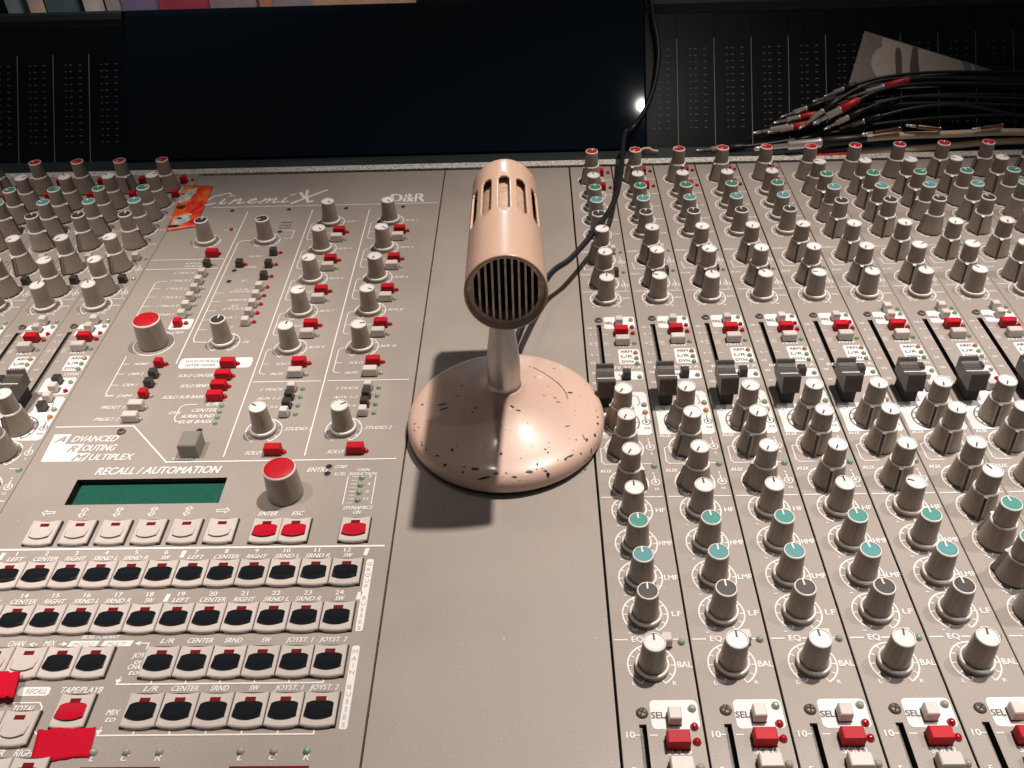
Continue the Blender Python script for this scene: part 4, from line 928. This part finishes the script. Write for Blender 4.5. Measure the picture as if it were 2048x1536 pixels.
patch("patch cable with a bright silver barrel and short red boot, upper left of the fan", (5.02, .50, .20), (6.12, .70, .26), [(6.9, 1.0, .34), (8.0, 1.28, .4), (10, 1.22, .42), (T, .9, .4)], RUBR, RUBK, .95)
patch("thin patch cable with a slanting silver plug above the red boots", (5.22, .66, .14), (6.3, 1.0, .20), [(6.9, 1.16, .3), (7.8, 1.36, .38), (10, 1.36, .4), (T, 1.15, .4)], RUBK, RUBK, .85)
patch("patch cable with short silver plug pointing left, uppermost of the fan below the print", (6.00, 1.02, .16), (6.95, 1.24, .22), [(7.5, 1.40, .3), (8.6, 1.50, .36), (10.2, 1.50, .38), (T, 1.42, .38)], RUBK, RUBK, .85)
patch("patch cable with a silver plug touching the lower left corner of the sepia print", (6.25, 1.10, .26), (7.05, 1.38, .32), [(7.6, 1.50, .38), (8.7, 1.58, .42), (10.4, 1.55, .44), (T, 1.5, .42)], RUBK, RUBK, .9)
patch("patch cable with pale plug and red boot low in the middle of the fan", (4.82, .22, .40), (5.85, .42, .44), [(6.7, .62, .48), (8.0, .8, .52), (10, .75, .52), (T, .5, .5)], RUBR, RUBK, .95)
patch("patch cable with a long black barrel crossing diagonally over the red boots", (5.55, .26, .52), (6.55, .96, .56), [(7.0, 1.2, .54), (7.8, 1.42, .5), (9.5, 1.42, .48), (T, 1.25, .45)], RUBK, RUBK, .95)
patch("patch cable with the biggest red boot, rising diagonally in front of the fan", (5.86, .34, .62), (6.98, .90, .64), [(7.5, 1.12, .6), (8.3, 1.26, .55), (9.8, 1.25, .52), (T, 1.05, .5)], RUBR, RUBK, 1.2)
patch("patch cable with copper coloured plug lying below the biggest red boot", (6.12, .20, .64), (7.1, .66, .66), [(7.7, .86, .62), (8.8, .95, .58), (T, .7, .5)], RUBK, RUBK, .9)
patch("black patch cable arching lowest over the short loose plugs", (6.6, .30, .30), (7.5, .50, .66), [(8.3, .66, .70), (9.3, .70, .70), (10.4, .50, .66), (11.6, .25, .6), (T, .1, .55)], RUBK, RUBK, .9)
patch("patch cable with two tone red sleeve just under the topmost black cable", (6.75, 1.0, .46), (8.2, 1.38, .58), [(8.9, 1.40, .56), (9.8, 1.36, .52), (T, 1.1, .45)], RUBR, RUBK, 1.0)
def loose(label, a, c):
    A, C_ = fp(*a), fp(*c); d = C_ - A; b = MB(); P = lambda t: tuple(d * t); rr = .05
    b.tube([P(0), P(.03), P(.1), P(.12), P(.14), P(.28)], 0, METAL, 10, radii=[.01, .032, .032, .02, .036, .036]); b.tube([P(.28), P(.32)], .034, DARK, 10)
    b.tube([P(.32), P(.34), P(.9), P(.92), P(.98), P(1)], 0, COP, 12, radii=[.036, rr, rr, rr * 1.35, rr * 1.35, rr * .9])
    put("jack_plug", b.mesh("jack_plug"), None, A, 0, label, "jack plug", "loose jack plugs behind the pale cables")
COP = mat("copper_metal", (.34, .18, .13), .28, metal=1)
loose("dull jack plug lying left behind the beige cables", (6.95, .02, .80), (7.9, .14, .80))
loose("copper coloured jack plug lying in the middle behind the beige cables", (8.0, .22, .80), (8.85, .10, .80))
loose("short shiny jack plug to the right behind the beige cables", (9.55, .08, .80), (10.3, .16, .80))
loose("rightmost copper jack plug near the picture edge behind the beige cables", (10.75, .06, .80), (11.5, .08, .80))
# small broken beige clip on the trim
b = MB(); b.tube(smooth([(-.22, 0, .02), (-.12, .03, .08), (.02, .02, .09), (.1, -.01, .05), (.24, -.02, .03)]), .035, RUBB, 8); b.tube([(-.36, -.03, .04), (-.22, -.01, .04)], .03, METAL, 8)
put("cable_clip", b.mesh("cable_clip"), None, fp(1.95, -.16, .30), 0, "small curled beige clip lying beside the hanging black cable", "clip")

# ------------------------------------------------------------------ dark room behind
b = MB(); WALL = mat("dark_wall", (.02, .022, .024), .8)
b.face([(-90, 0, -60), (90, 0, -60), (90, 0, 60), (-90, 0, 60)][::1], WALL); b.face([(-90, .5, -60), (-90, .5, 60), (90, .5, 60), (90, .5, -60)], WALL)
put("wall", b.mesh("wall"), None, (0, 62, 0), kind="structure")
def back_thing(name, label, cat, x0, x1, m, y=14.0, z0=-9.0, z1=6.0, parts=()):
    b = MB(); b.box(-(x1 - x0) / 2, -.3, z0, (x1 - x0) / 2, .3, z1, m)
    return put(name, b.mesh(name), None, ((x0 + x1) / 2, y, 0), 0, label, cat)

def cm(n_, c_, r_=.6): return mat(n_, c_, r_, noise=(60, .15))
back_thing("curtain", "blurry pale grey curtain at the far left behind the desk", "curtain", -19.75, -18.95, cm("curtain_grey", (.22, .25, .25)))
back_thing("door_frame", "narrow beige upright at the upper left behind the desk", "upright", -18.72, -18.30, cm("frame_beige", (.62, .42, .33)), y=13.6)
back_thing("cabinet", "dull teal grey cabinet front behind the desk, upper left", "cabinet", -18.2, -16.85, cm("cabinet_teal", (.085, .12, .13)), y=13.8)
back_thing("post", "thin pale white post left of the coloured boxes behind the desk", "post", -16.65, -16.2, cm("post_white", (.62, .52, .47)), y=13.4)
for nm_, lb, x0, x1, c_ in (("record_crate", "grey box behind the desk between the white post and the purple box", -16.1, -15.5, (.32, .27, .26)),
        ("record_crate", "purple box behind the upper left of the desk", -15.5, -14.25, (.20, .15, .25)),
        ("record_crate", "crimson red box behind the desk beside the purple one", -14.25, -12.3, (.36, .045, .075)),
        ("record_crate", "mauve grey box right of the crimson box behind the desk", -12.3, -10.6, (.30, .20, .23)),
        ("record_crate", "small orange brown box behind the desk", -10.6, -10.1, (.45, .18, .10)),
        ("record_crate", "greyish box between the orange brown one and the tan one behind the desk", -10.1, -8.6, (.28, .22, .24)),
        ("record_crate", "wide tan box behind the desk above the glossy black panel", -8.6, -4.9, (.52, .29, .18))):
    o_ = back_thing(nm_, lb, "box", x0 + .02, x1 - .02, cm("box_%d" % int(-x0 * 10), c_), y=14 + random.uniform(-.3, .3)); o_["group"] = "coloured boxes on the shelf behind the desk"
b = MB(); b.box(-12, -1, -9.6, 12, 1, -9.0, cm("shelf_wood", (.2, .13, .08))); put("shelf", b.mesh("shelf"), None, (-12, 14, 0), 0, "low shelf carrying the coloured boxes behind the desk", "shelf")
